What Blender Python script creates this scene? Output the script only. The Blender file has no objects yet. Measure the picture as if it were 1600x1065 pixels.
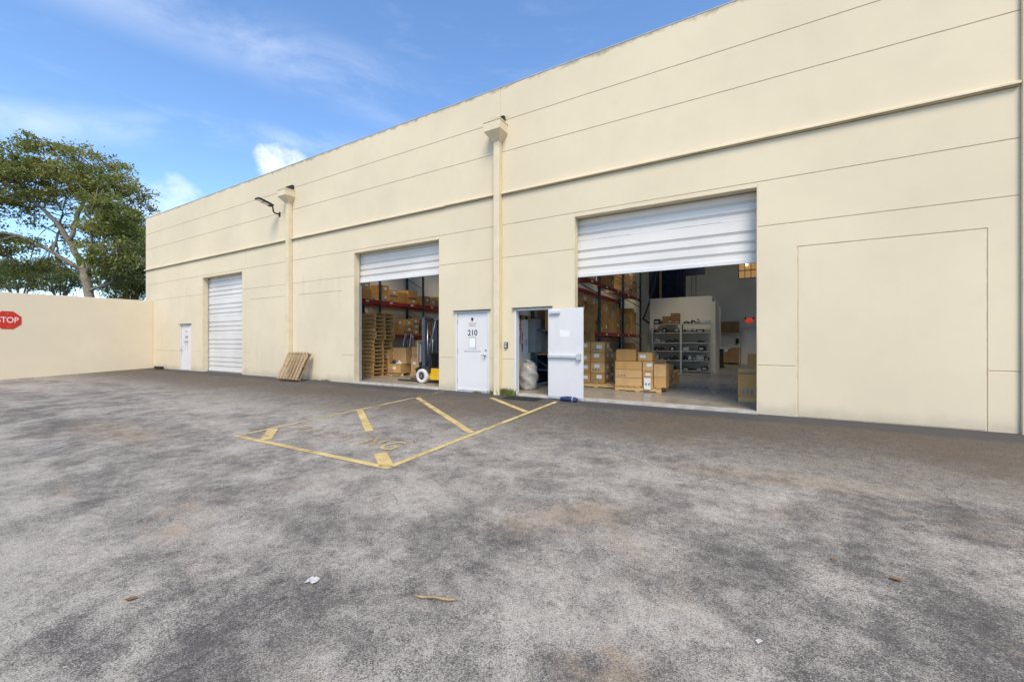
import bpy, math, random
import numpy as np
from mathutils import Vector, Matrix

random.seed(7)
rad = math.radians
SC = bpy.context.scene
COL = SC.collection

# ------------------------------------------------------------------ camera
cam_d = bpy.data.cameras.new('camera')
cam_d.sensor_fit = 'HORIZONTAL'
cam_d.sensor_width = 36.0
cam_d.lens = 14.205
cam_d.shift_y = 0.0008
cam_d.clip_start = 0.05
cam_d.clip_end = 3000
cam = bpy.data.objects.new('camera', cam_d)
COL.objects.link(cam)
cam.location = (0, 0, 1.36)
cam.rotation_euler = (rad(90), 0, rad(30.03))
SC.camera = cam

# ------------------------------------------------------------------ sky, sun, exposure
SUN_EL, SUN_AZ = 50.0, 147.0          # azimuth clockwise from +Y
world = bpy.data.worlds.new('World')
SC.world = world
world.use_nodes = True
wn, wl = world.node_tree.nodes, world.node_tree.links
wn.clear()
def N(tree, typ, **kw):
    n = tree.nodes.new(typ)
    for k, v in kw.items():
        setattr(n, k, v)
    return n
wt = world.node_tree
out = N(wt, 'ShaderNodeOutputWorld')
bg = N(wt, 'ShaderNodeBackground')
bg.inputs['Strength'].default_value = 0.15
sky = N(wt, 'ShaderNodeTexSky', sky_type='NISHITA')
sky.sun_disc = False
sky.sun_elevation = rad(SUN_EL)
sky.sun_rotation = rad(SUN_AZ)
sky.altitude = 0
sky.air_density = 1.0
sky.dust_density = 0.15
sky.ozone_density = 4.5
geo = N(wt, 'ShaderNodeTexCoord')
DIR = geo.outputs['Generated']
def wmath(op, a, b=None, c=None):
    m = N(wt, 'ShaderNodeMath', operation=op)
    for i, v in enumerate((a, b, c)):
        if v is None: continue
        if isinstance(v, (int, float)): m.inputs[i].default_value = v
        else: wl.new(v, m.inputs[i])
    return m.outputs[0]
def wsmooth(v, lo, hi):
    r = N(wt, 'ShaderNodeMapRange', interpolation_type='SMOOTHSTEP')
    wl.new(v, r.inputs[0])
    r.inputs[1].default_value, r.inputs[2].default_value = lo, hi
    return r.outputs[0]
def wdot(vec):
    d = N(wt, 'ShaderNodeVectorMath', operation='DOT_PRODUCT')
    wl.new(DIR, d.inputs[0]); d.inputs[1].default_value = vec
    return d.outputs['Value']
def wnoise(scale, detail=6, rough=0.6, stretch=(1, 1, 1), off=(0, 0, 0), dist=0.0):
    mp = N(wt, 'ShaderNodeMapping'); wl.new(DIR, mp.inputs[0])
    mp.inputs['Scale'].default_value = stretch; mp.inputs['Location'].default_value = off
    n = N(wt, 'ShaderNodeTexNoise'); wl.new(mp.outputs[0], n.inputs['Vector'])
    n.inputs['Scale'].default_value = scale; n.inputs['Detail'].default_value = detail
    n.inputs['Roughness'].default_value = rough; n.inputs['Distortion'].default_value = dist
    return n.outputs['Fac']
# thin cirrus everywhere, plus two broader streaks and a couple of small cumulus heads
cir = wsmooth(wnoise(2.2, 8, 0.62, (1.0, 1.0, 4.5), (3, 1, 0), 0.6), 0.50, 0.86)
cloud = wmath('MULTIPLY', cir, 0.22)
def streak(n, width, amt, seed):
    global cloud
    v = Vector(n).normalized()
    ab = wmath('ABSOLUTE', wdot(v))
    fall = wmath('SUBTRACT', 1.0, wsmooth(ab, 0.0, width))
    tex = wsmooth(wnoise(3.0, 8, 0.6, (1, 1, 3.0), (seed, 0, 0), 0.4), 0.36, 0.70)
    cloud = wmath('MAXIMUM', cloud, wmath('MULTIPLY', wmath('MULTIPLY', fall, tex), amt))
streak((-0.510, 0.170, -0.843), 0.085, 0.30, 4.0)
streak((-0.266, 0.324, -0.908), 0.04, 0.34, 9.0)
def puff(d, r0, r1, seed, amt=0.9):
    global cloud
    c = wdot(Vector(d).normalized())
    near = wsmooth(c, math.cos(r1), math.cos(r0))
    tex = wnoise(17.0, 9, 0.62, (1, 1, 1.3), (seed, 2, 1), 0.3)
    m = wsmooth(wmath('ADD', wmath('MULTIPLY', near, 0.42), wmath('MULTIPLY', tex, 0.9)), 0.56, 0.96)
    m = wmath('MULTIPLY', m, wsmooth(near, 0.05, 0.35))
    cloud = wmath('MAXIMUM', cloud, wmath('MULTIPLY', m, amt))
puff((-0.803, 0.470, 0.352), 0.002, 0.062, 1.0, 0.75)
puff((-0.905, 0.330, 0.258), 0.002, 0.060, 5.0, 0.42)
puff((-0.925, 0.290, 0.245), 0.002, 0.06, 8.0, 0.3)
mixw = N(wt, 'ShaderNodeMix', data_type='RGBA')
wl.new(cloud, mixw.inputs[0])
hsv = N(wt, 'ShaderNodeHueSaturation'); hsv.inputs['Saturation'].default_value = 1.05; hsv.inputs['Value'].default_value = 1.32
wl.new(sky.outputs[0], hsv.inputs['Color'])
wl.new(hsv.outputs[0], mixw.inputs[6])
mixw.inputs[7].default_value = (6.2, 6.4, 6.8, 1)
wl.new(mixw.outputs[2], bg.inputs['Color'])
wl.new(bg.outputs[0], out.inputs[0])

sun_d = bpy.data.lights.new('sun', 'SUN')
sun_d.energy = 2.9
sun_d.angle = rad(28)
sun_d.color = (1.0, 0.865, 0.64)
sun = bpy.data.objects.new('sun', sun_d)
COL.objects.link(sun)
_el, _az = rad(SUN_EL), rad(SUN_AZ)
to_sun = Vector((math.sin(_az) * math.cos(_el), math.cos(_az) * math.cos(_el), math.sin(_el)))
sun.rotation_euler = to_sun.to_track_quat('Z', 'Y').to_euler()
sun.location = (10, -10, 30)

vs = SC.view_settings
vs.view_transform = 'Standard'
vs.look = 'None'
vs.exposure = 0.48
vs.gamma = 1.0
vs.use_curve_mapping = False
SC.cycles.use_denoising = True
SC.cycles.max_bounces = 10
SC.cycles.diffuse_bounces = 7
SC.cycles.glossy_bounces = 4
SC.cycles.transparent_max_bounces = 12
SC.cycles.sample_clamp_indirect = 6.0

# ------------------------------------------------------------------ materials
MATS = {}
def new_mat(name):
    m = bpy.data.materials.new(name); m.use_nodes = True
    MATS[name] = m
    return m, m.node_tree, m.node_tree.nodes['Principled BSDF']
class NT:
    """small node helper for one material"""
    def __init__(self, name, rough=0.7, spec=0.3, metal=0.0):
        self.m, self.t, self.b = new_mat(name)
        self.b.inputs['Roughness'].default_value = rough
        self.b.inputs['Specular IOR Level'].default_value = spec
        self.b.inputs['Metallic'].default_value = metal
        self.l = self.t.links
        self._pos = None
    def link(self, a, b): self.l.new(a, b)
    def pos(self, kind='Object'):
        if kind == 'World':
            return N(self.t, 'ShaderNodeNewGeometry').outputs['Position']
        return N(self.t, 'ShaderNodeTexCoord').outputs[kind]
    def mapped(self, scale=(1, 1, 1), off=(0, 0, 0), kind='Object'):
        mp = N(self.t, 'ShaderNodeMapping'); self.l.new(self.pos(kind), mp.inputs[0])
        mp.inputs['Scale'].default_value = scale; mp.inputs['Location'].default_value = off
        return mp.outputs[0]
    def noise(self, scale, detail=4, rough=0.55, vec=None, dist=0.0, kind='Object'):
        n = N(self.t, 'ShaderNodeTexNoise')
        self.l.new(vec if vec is not None else self.pos(kind), n.inputs['Vector'])
        n.inputs['Scale'].default_value = scale; n.inputs['Detail'].default_value = detail
        n.inputs['Roughness'].default_value = rough; n.inputs['Distortion'].default_value = dist
        return n.outputs['Fac']
    def voro(self, scale, vec=None, kind='Object', out='Distance', feature='F1'):
        n = N(self.t, 'ShaderNodeTexVoronoi', feature=feature)
        self.l.new(vec if vec is not None else self.pos(kind), n.inputs['Vector'])
        n.inputs['Scale'].default_value = scale
        return n.outputs[out]
    def ss(self, v, lo, hi, a=0.0, b=1.0):
        r = N(self.t, 'ShaderNodeMapRange', interpolation_type='SMOOTHSTEP')
        self.l.new(v, r.inputs[0])
        for i, x in enumerate((lo, hi, a, b)): r.inputs[i + 1].default_value = x
        return r.outputs[0]
    def math(self, op, a, b=None):
        m = N(self.t, 'ShaderNodeMath', operation=op)
        for i, v in enumerate((a, b)):
            if v is None: continue
            if isinstance(v, (int, float)): m.inputs[i].default_value = v
            else: self.l.new(v, m.inputs[i])
        return m.outputs[0]
    def mix(self, fac, a, b, blend='MIX'):
        m = N(self.t, 'ShaderNodeMix', data_type='RGBA', blend_type=blend)
        if isinstance(fac, (int, float)): m.inputs[0].default_value = fac
        else: self.l.new(fac, m.inputs[0])
        for i, v in ((6, a), (7, b)):
            if isinstance(v, tuple): m.inputs[i].default_value = (*v[:3], 1)
            else: self.l.new(v, m.inputs[i])
        return m.outputs[2]
    def color(self, v):
        if isinstance(v, tuple): self.b.inputs['Base Color'].default_value = (*v[:3], 1)
        else: self.l.new(v, self.b.inputs['Base Color'])
    def rough(self, v): self.l.new(v, self.b.inputs['Roughness'])
    def bump(self, v, strength=0.3, dist=0.01):
        b = N(self.t, 'ShaderNodeBump'); b.inputs['Strength'].default_value = strength
        b.inputs['Distance'].default_value = dist
        self.l.new(v, b.inputs['Height']); self.l.new(b.outputs[0], self.b.inputs['Normal'])
    def sep(self, vec):
        s = N(self.t, 'ShaderNodeSeparateXYZ'); self.l.new(vec, s.inputs[0]); return s.outputs

def simple(name, col, rough=0.6, var=0.12, scale=6.0, metal=0.0, spec=0.3, bump=0.0, bscale=40.0):
    n = NT(name, rough, spec, metal)
    f = n.noise(scale, 5, 0.6)
    lo = tuple(c * (1 - var) for c in col); hi = tuple(min(1, c * (1 + var)) for c in col)
    n.color(n.mix(n.ss(f, 0.3, 0.7), lo, hi))
    if bump: n.bump(n.noise(bscale, 3), bump, 0.004)
    return n.m

D = 8.93                                   # front plane of the long facade
def stucco(name, base, streaks=True):
    n = NT(name, 0.88, 0.15)
    w = n.pos('World')
    big = n.noise(0.35, 4, 0.6, w)
    mid = n.noise(2.2, 5, 0.6, w)
    c = n.mix(n.ss(big, 0.3, 0.7), tuple(v * 0.95 for v in base), tuple(min(1, v * 1.04) for v in base))
    c = n.mix(n.ss(mid, 0.45, 0.8, 0, 0.22), c, tuple(v * 0.86 for v in base))
    if streaks:
        mp = N(n.t, 'ShaderNodeMapping'); n.link(w, mp.inputs[0]); mp.inputs['Scale'].default_value = (2.6, 2.6, 0.10)
        st = n.noise(1.6, 6, 0.65, mp.outputs[0])
        mp2 = N(n.t, 'ShaderNodeMapping'); n.link(w, mp2.inputs[0]); mp2.inputs['Scale'].default_value = (0.12, 0.12, 0.35)
        where = n.ss(n.noise(1.0, 2, 0.5, mp2.outputs[0]), 0.50, 0.68)
        where = n.math('MULTIPLY', where, n.ss(n.sep(w)[0], -4.0, -12.0, 0.12, 1.0))
        c = n.mix(n.math('MULTIPLY', n.ss(st, 0.50, 0.74, 0, 0.30), where), c, (0.36, 0.31, 0.23))
        # grime that splashes up from the ground and mould under the roof edge
        z = n.sep(w)[2]
        zz = n.math('ADD', z, n.math('MULTIPLY', mid, -0.35))
        c = n.mix(n.ss(zz, 0.12, -0.18, 0, 0.5), c, (0.36, 0.31, 0.24))
        zt = n.math('ADD', z, n.math('MULTIPLY', n.noise(3.5, 6, 0.7, w), 0.42))
        c = n.mix(n.ss(zt, 8.06, 8.20, 0, 0.62), c, (0.13, 0.12, 0.10))
    n.color(c)
    n.bump(n.math('ADD', n.noise(70, 3, 0.6, w), n.math('MULTIPLY', n.noise(9, 3, 0.5, w), 0.6)), 0.22, 0.006)
    return n.m
CREAM = (0.665, 0.57, 0.41)
stucco('stucco', CREAM)
stucco('stucco_wall', (0.73, 0.625, 0.46), False)
simple('stucco_groove', (0.66, 0.53, 0.36), 0.9, 0.1)
simple('trim_cream', (0.66, 0.56, 0.385), 0.7, 0.06, 3.0, bump=0.05)
simple('inner_wall', (0.80, 0.77, 0.66), 0.8, 0.06, 0.8)
simple('inner_box', (0.54, 0.53, 0.47), 0.75, 0.05, 0.8)
simple('deck_white', (0.75, 0.74, 0.70), 0.8, 0.05)
simple('roof_mat', (0.35, 0.35, 0.34), 0.9, 0.1)
simple('black', (0.015, 0.015, 0.017), 0.5, 0.2)
simple('rubber', (0.03, 0.03, 0.032), 0.8, 0.2)
simple('dark_metal', (0.045, 0.042, 0.038), 0.5, 0.2, metal=0.3)
simple('steel', (0.45, 0.45, 0.46), 0.35, 0.1, metal=0.9)
simple('zinc', (0.62, 0.63, 0.64), 0.4, 0.08, metal=0.5)
simple('white_paint', (0.68, 0.655, 0.64), 0.45, 0.035, 1.2, spec=0.4, bump=0.03, bscale=14)
simple('white_frame', (0.64, 0.635, 0.635), 0.45, 0.04, 2)
simple('rack_red', (0.34, 0.045, 0.035), 0.5, 0.2, 3)
simple('rack_blue', (0.035, 0.085, 0.10), 0.5, 0.2, 3)
simple('shelf_grey', (0.46, 0.47, 0.46), 0.45, 0.1, metal=0.2)
simple('paper', (0.78, 0.78, 0.77), 0.8, 0.05, 20)
simple('scrap', (0.50, 0.50, 0.49), 0.8, 0.1, 20)
simple('ledge_shade', (0.40, 0.31, 0.185), 0.7, 0.15, 2)  # brown for the painted shadow line beneath the string course
simple('red_label', (0.55, 0.03, 0.02), 0.6, 0.1)
simple('ink', (0.02, 0.02, 0.022), 0.6, 0.1)
simple('ink_red', (0.45, 0.12, 0.14), 0.6, 0.1)
simple('ink_grey', (0.22, 0.22, 0.25), 0.6, 0.1)
simple('stop_red', (0.55, 0.035, 0.015), 0.55, 0.08, 3)
simple('forklift_yellow', (0.72, 0.42, 0.01), 0.4, 0.08, 3, spec=0.5)
simple('tyre_white', (0.60, 0.58, 0.54), 0.75, 0.12, 8)
simple('blue_bench', (0.10, 0.16, 0.24), 0.5, 0.15)
simple('blue_cloth', (0.03, 0.045, 0.12), 0.85, 0.3, 12)
simple('grey_cabinet', (0.26, 0.29, 0.33), 0.5, 0.08)
simple('plastic_sack', (0.36, 0.35, 0.335), 0.4, 0.25, 9, spec=0.5, bump=1.0, bscale=16)
simple('orange', (0.75, 0.16, 0.03), 0.5, 0.1)
simple('plywood', (0.42, 0.25, 0.10), 0.7, 0.18, 4)
simple('cabinet_wood', (0.36, 0.22, 0.09), 0.6, 0.12, 3)
simple('mast_grey', (0.09, 0.105, 0.14), 0.45, 0.15, metal=0.4)
simple('navy', (0.02, 0.025, 0.045), 0.8, 0.3, 3)
simple('brown_thing', (0.13, 0.06, 0.03), 0.7, 0.3, 9)
simple('yellow_label', (0.72, 0.48, 0.04), 0.6, 0.1)
simple('weed', (0.14, 0.17, 0.03), 0.8, 0.4, 30)
simple('dry_leaf', (0.24, 0.135, 0.06), 0.8, 0.3, 40)
simple('stick', (0.33, 0.235, 0.14), 0.8, 0.25, 30)
for i, c in enumerate([(0.56, 0.31, 0.11), (0.60, 0.345, 0.13), (0.48, 0.26, 0.09), (0.62, 0.38, 0.17)]):
    simple('card%d' % i, c, 0.85, 0.08, 3.0, spec=0.15)
simple('tape', (0.50, 0.34, 0.17), 0.35, 0.05, 3, spec=0.5)
def wood(name, a, b, axis_scale):
    n = NT(name, 0.8, 0.2)
    v = n.mapped(axis_scale)
    g = n.noise(7, 6, 0.65, v, 0.4)
    oi = N(n.t, 'ShaderNodeObjectInfo').outputs['Random']
    c = n.mix(n.ss(g, 0.3, 0.7), a, b)
    c = n.mix(n.ss(oi, 0, 1, 0, 0.4), c, tuple(x * 0.55 for x in a))
    n.color(c); n.bump(g, 0.3, 0.003)
wood('pallet_wood', (0.62, 0.37, 0.14), (0.78, 0.53, 0.25), (3, 3, 12))
wood('grey_wood', (0.22, 0.135, 0.07), (0.52, 0.38, 0.22), (3, 3, 14))
wood('bark', (0.17, 0.145, 0.115), (0.30, 0.265, 0.215), (2, 2, 0.8))
# roller-door sheet steel with scuffs
n = NT('door_sheet', 0.45, 0.4)
w = n.pos('World')
sc1 = n.ss(n.noise(5, 6, 0.7, w), 0.62, 0.74, 0, 0.30)
mpv = N(n.t, 'ShaderNodeMapping'); n.link(w, mpv.inputs[0]); mpv.inputs['Scale'].default_value = (7, 7, 22)
sc2 = n.ss(n.noise(2.0, 4, 0.6, mpv.outputs[0]), 0.66, 0.72, 0, 0.45)
c = n.mix(n.ss(n.noise(0.8, 3, 0.5, w), 0.3, 0.7), (0.63, 0.60, 0.565), (0.70, 0.67, 0.63))
c = n.mix(sc1, c, (0.42, 0.40, 0.37)); c = n.mix(sc2, c, (0.34, 0.31, 0.28))
n.color(c)
# polished warehouse slab
n = NT('slab', 0.28, 0.45)
w = n.pos('World')
c = n.mix(n.ss(n.noise(0.7, 6, 0.6, w), 0.3, 0.7), (0.235, 0.225, 0.20), (0.32, 0.305, 0.27))
yfront = n.sep(w)[1]
c = n.mix(n.ss(n.math('ADD', yfront, n.math('MULTIPLY', n.noise(1.5, 5, 0.6, w), 1.2)), 11.4, 9.4, 0, 0.6), c, (0.30, 0.225, 0.145))
c = n.mix(n.ss(n.noise(6, 6, 0.7, w), 0.6, 0.75, 0, 0.4), c, (0.14, 0.13, 0.115))
n.color(c)
n.rough(n.ss(n.noise(2.5, 5, 0.6, w), 0.3, 0.7, 0.20, 0.48))
# weathered asphalt: exposed pale aggregate, dark binder, rust and oil stains
n = NT('asphalt', 0.9, 0.2)
w = n.pos('World')
x, y, z = n.sep(w)
mpa = N(n.t, 'ShaderNodeMapping'); n.link(w, mpa.inputs[0])
mpa.inputs['Rotation'].default_value = (0, 0, rad(-14)); mpa.inputs['Scale'].default_value = (0.55, 1.45, 1)
A = mpa.outputs[0]
b1 = n.noise(0.42, 9, 0.62, A, 0.5)
b2 = n.noise(1.7, 7, 0.66, w, 0.3)
b3 = n.noise(6.5, 5, 0.65, w)
blot = n.math('ADD', n.math('MULTIPLY', b1, 0.46), n.math('ADD', n.math('MULTIPLY', b2, 0.42), n.math('MULTIPLY', b3, 0.24)))
def patch(cx, cy, rx, ry, rot=0.0):
    mp_ = N(n.t, 'ShaderNodeMapping', vector_type='TEXTURE'); n.link(w, mp_.inputs[0])
    mp_.inputs['Location'].default_value = (cx, cy, 0); mp_.inputs['Rotation'].default_value = (0, 0, rad(rot)); mp_.inputs['Scale'].default_value = (rx, ry, 1000)
    ln = N(n.t, 'ShaderNodeVectorMath', operation='LENGTH'); n.link(mp_.outputs[0], ln.inputs[0])
    return n.ss(n.math('ADD', ln.outputs['Value'], n.math('MULTIPLY', b2, 1.3)), 1.75, 0.85)
seal_patch = n.math('MAXIMUM', n.math('MAXIMUM', patch(1.1, 2.9, 1.5, 1.0, 35), patch(-3.0, 0.9, 1.0, 0.5, 40)), n.math('MAXIMUM', patch(-1.9, 2.6, 1.0, 0.5, 20), n.math('MAXIMUM', patch(2.6, 5.0, 2.5, 0.9, 5), patch(-12.0, 2.2, 4.0, 1.0, 0))))
tan_patch = n.math('MAXIMUM', patch(-1.35, 3.35, 0.9, 0.28, 48), n.math('MAXIMUM', patch(-9.5, 2.6, 2.2, 0.5, 0), patch(0.3, 5.2, 1.6, 0.35, 5)))
blot = n.math('ADD', blot, n.math('MULTIPLY', seal_patch, -0.065))
def ring(cx, cy, r, wd):
    mp_ = N(n.t, 'ShaderNodeMapping', vector_type='TEXTURE'); n.link(w, mp_.inputs[0])
    mp_.inputs['Location'].default_value = (cx, cy, 0); mp_.inputs['Scale'].default_value = (1, 1, 1000)
    ln = N(n.t, 'ShaderNodeVectorMath', operation='LENGTH'); n.link(mp_.outputs[0], ln.inputs[0])
    dd = n.math('ABSOLUTE', n.math('SUBTRACT', n.math('ADD', ln.outputs['Value'], n.math('MULTIPLY', b2, 0.25)), r))
    return n.math('MULTIPLY', n.ss(dd, wd, wd * 0.3), n.ss(b1, 0.42, 0.6))
scuff = n.math('MAXIMUM', ring(-3.3, 2.2, 1.25, 0.14), n.math('MAXIMUM', ring(-1.0, 6.5, 4.2, 0.12), ring(-9.5, 4.0, 3.4, 0.16)))
blot = n.math('ADD', blot, n.math('MULTIPLY', scuff, 0.05))
worn = n.ss(blot, 0.37, 0.665)                                     # 1 = pale, worn to the stone
near_wall = n.ss(n.math('ADD', y, n.math('MULTIPLY', n.math('ADD', b2, n.math('MULTIPLY', b1, 0.8)), 3.4)), 7.4, 11.2)    # traffic film and run-off below the facade
worn2 = n.math('MULTIPLY', worn, n.ss(near_wall, 0, 1, 1.0, 0.30))
dark = n.mix(n.ss(b3, 0.3, 0.7), (0.122, 0.112, 0.103), (0.16, 0.147, 0.134))
pale = n.mix(n.ss(b2, 0.3, 0.7), (0.31, 0.281, 0.242), (0.395, 0.36, 0.31))
vo = N(n.t, 'ShaderNodeTexVoronoi'); n.link(w, vo.inputs['Vector']); vo.inputs['Scale'].default_value = 190
cellr = n.sep(vo.outputs['Color'])[0]
grain = n.math('ADD', n.math('MULTIPLY', cellr, 0.55), n.math('MULTIPLY', n.noise(95, 4, 0.75, w), 0.45))
b4 = n.noise(19, 5, 0.7, w)
tone = n.math('ADD', n.math('MULTIPLY', worn2, 0.62), n.math('ADD', n.math('MULTIPLY', n.math('SUBTRACT', grain, 0.5), 1.25), n.math('MULTIPLY', n.math('SUBTRACT', b4, 0.5), 0.75)))
c = n.mix(n.ss(tone, -0.42, 0.30), (0.062, 0.058, 0.055), dark)
c = n.mix(n.ss(tone, 0.12, 0.66), c, pale)
c = n.mix(n.ss(tone, 0.62, 1.15), c, (0.54, 0.50, 0.435))
rust = n.noise(0.55, 7, 0.65, n.mapped((1, 1.6, 1), (7, 3, 0)), 0.6)
c = n.mix(n.math('MULTIPLY', n.ss(rust, 0.54, 0.72, 0, 0.50), n.ss(b3, 0.35, 0.6)), c, (0.32, 0.215, 0.12))
c = n.mix(n.math('MULTIPLY', tan_patch, n.ss(n.math('ADD', b3, n.math('MULTIPLY', grain, 0.4)), 0.45, 0.85, 0.05, 0.40)), c, (0.38, 0.28, 0.18))
mud = n.ss(n.math('ADD', n.noise(0.5, 6, 0.6, n.mapped((1, 1, 1), (2, 9, 0))), n.math('MULTIPLY', near_wall, 0.16)), 0.52, 0.70, 0, 0.6)
c = n.mix(n.math('MULTIPLY', mud, n.math('MULTIPLY', n.ss(y, 4.5, 6.5), n.ss(grain, 0.3, 0.6, 0.5, 1.0))), c, (0.17, 0.138, 0.10))
c = n.mix(n.ss(near_wall, 0.0, 1.0, 0, 0.75), c, (0.66, 0.60, 0.545), 'MULTIPLY')
seal = n.ss(n.math('ADD', y, n.math('MULTIPLY', n.noise(1.3, 6, 0.7, w), 0.8)), 8.50, 8.78, 0, 0.85)
c = n.mix(seal, c, (0.072, 0.070, 0.072))
oil = n.noise(0.9, 4, 0.6, n.mapped((1, 1, 1), (31, 12, 0)), 0.4)
c = n.mix(n.ss(oil, 0.66, 0.74, 0, 0.5), c, (0.085, 0.078, 0.072))
mpc = N(n.t, 'ShaderNodeMapping'); n.link(w, mpc.inputs[0]); mpc.inputs['Location'].default_value = (3.1, 0.4, 0)
wob = N(n.t, 'ShaderNodeTexNoise'); n.link(w, wob.inputs['Vector']); wob.inputs['Scale'].default_value = 1.6; wob.inputs['Detail'].default_value = 6
vadd = N(n.t, 'ShaderNodeVectorMath', operation='MULTIPLY_ADD'); n.link(wob.outputs['Color'], vadd.inputs[0]); vadd.inputs[1].default_value = (0.9, 0.9, 0); n.link(mpc.outputs[0], vadd.inputs[2])
crk = n.voro(0.21, vadd.outputs[0], out='Distance', feature='DISTANCE_TO_EDGE')
crack = n.math('MULTIPLY', n.ss(crk, 0.0022, 0.0008), n.ss(n.noise(0.6, 3, 0.5, n.mapped((1, 1, 1), (17, 5, 0))), 0.47, 0.56))
c = n.mix(n.math('MULTIPLY', crack, 0.45), c, (0.045, 0.042, 0.04))
n.color(c)
n.bump(n.math('ADD', n.math('MULTIPLY', vo.outputs['Distance'], 0.5), n.noise(55, 4, 0.7, w)), 0.5, 0.006)
# worn road paint: where it has flaked the asphalt shows through
def paint(name, col, lo, hi):
    n = NT(name, 0.8, 0.2)
    w = n.pos('World')
    c = n.mix(n.ss(n.noise(4, 5, 0.6, w), 0.3, 0.7), tuple(v * 0.72 for v in col), col)
    c = n.mix(n.ss(n.noise(45, 3, 0.6, w), 0.58, 0.72, 0, 0.5), c, (0.12, 0.10, 0.08))
    n.color(c)
    wear = n.math('ADD', n.math('MULTIPLY', n.noise(1.6, 5, 0.65, w), 0.6), n.math('MULTIPLY', n.noise(38, 3, 0.7, w), 0.42))
    n.link(n.ss(wear, lo, hi, 1.0, 0.0), n.b.inputs['Alpha'])
paint('line_yellow', (0.66, 0.49, 0.215), 0.52, 0.66)
paint('line_faded', (0.56, 0.41, 0.18), 0.475, 0.61)
paint('line_ghost', (0.42, 0.31, 0.15), 0.43, 0.57)
paint('line_white', (0.42, 0.41, 0.38), 0.46, 0.62)
# leaves
def leaf_mat(name, a, b):
    m, t, bs = new_mat(name)
    nn = NT.__new__(NT); nn.m, nn.t, nn.b, nn.l = m, t, bs, t.links
    col = nn.mix(nn.ss(nn.noise(0.45, 3, 0.5, nn.pos('World')), 0.35, 0.65), a, b)
    col = nn.mix(nn.ss(nn.noise(14, 1, 0.5, nn.pos('World')), 0.35, 0.7, 0, 0.6), col, tuple(v * 0.55 for v in a))
    nn.color(col); bs.inputs['Roughness'].default_value = 0.55; bs.inputs['Specular IOR Level'].default_value = 0.25
    tr = N(t, 'ShaderNodeBsdfTranslucent'); t.links.new(col, tr.inputs['Color'])
    ms = N(t, 'ShaderNodeMixShader'); ms.inputs[0].default_value = 0.40
    o = [k for k in t.nodes if k.type == 'OUTPUT_MATERIAL'][0]
    t.links.new(bs.outputs[0], ms.inputs[1]); t.links.new(tr.outputs[0], ms.inputs[2]); t.links.new(ms.outputs[0], o.inputs[0])
leaf_mat('leaf', (0.21, 0.25, 0.065), (0.36, 0.345, 0.095))
leaf_mat('leaf_far', (0.17, 0.20, 0.085), (0.26, 0.27, 0.11))
leaf_mat('leaf_lime', (0.16, 0.18, 0.03), (0.28, 0.26, 0.05))
n = NT('amber_glass', 0.25, 0.5); n.color(n.mix(n.ss(n.noise(3, 3), 0.3, 0.7), (0.55, 0.33, 0.10), (0.70, 0.45, 0.18)))
n.b.inputs['Emission Color'].default_value = (1.0, 0.55, 0.18, 1); n.b.inputs['Emission Strength'].default_value = 0.22
n = NT('lamp_lens', 0.2, 0.5); n.color((0.9, 0.9, 0.85))
n.b.inputs['Emission Color'].default_value = (1.0, 0.92, 0.75, 1); n.b.inputs['Emission Strength'].default_value = 6.0
n = NT('exit_red', 0.4, 0.4); n.color((0.65, 0.03, 0.02))
n.b.inputs['Emission Color'].default_value = (1.0, 0.06, 0.03, 1); n.b.inputs['Emission Strength'].default_value = 0.35

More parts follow.
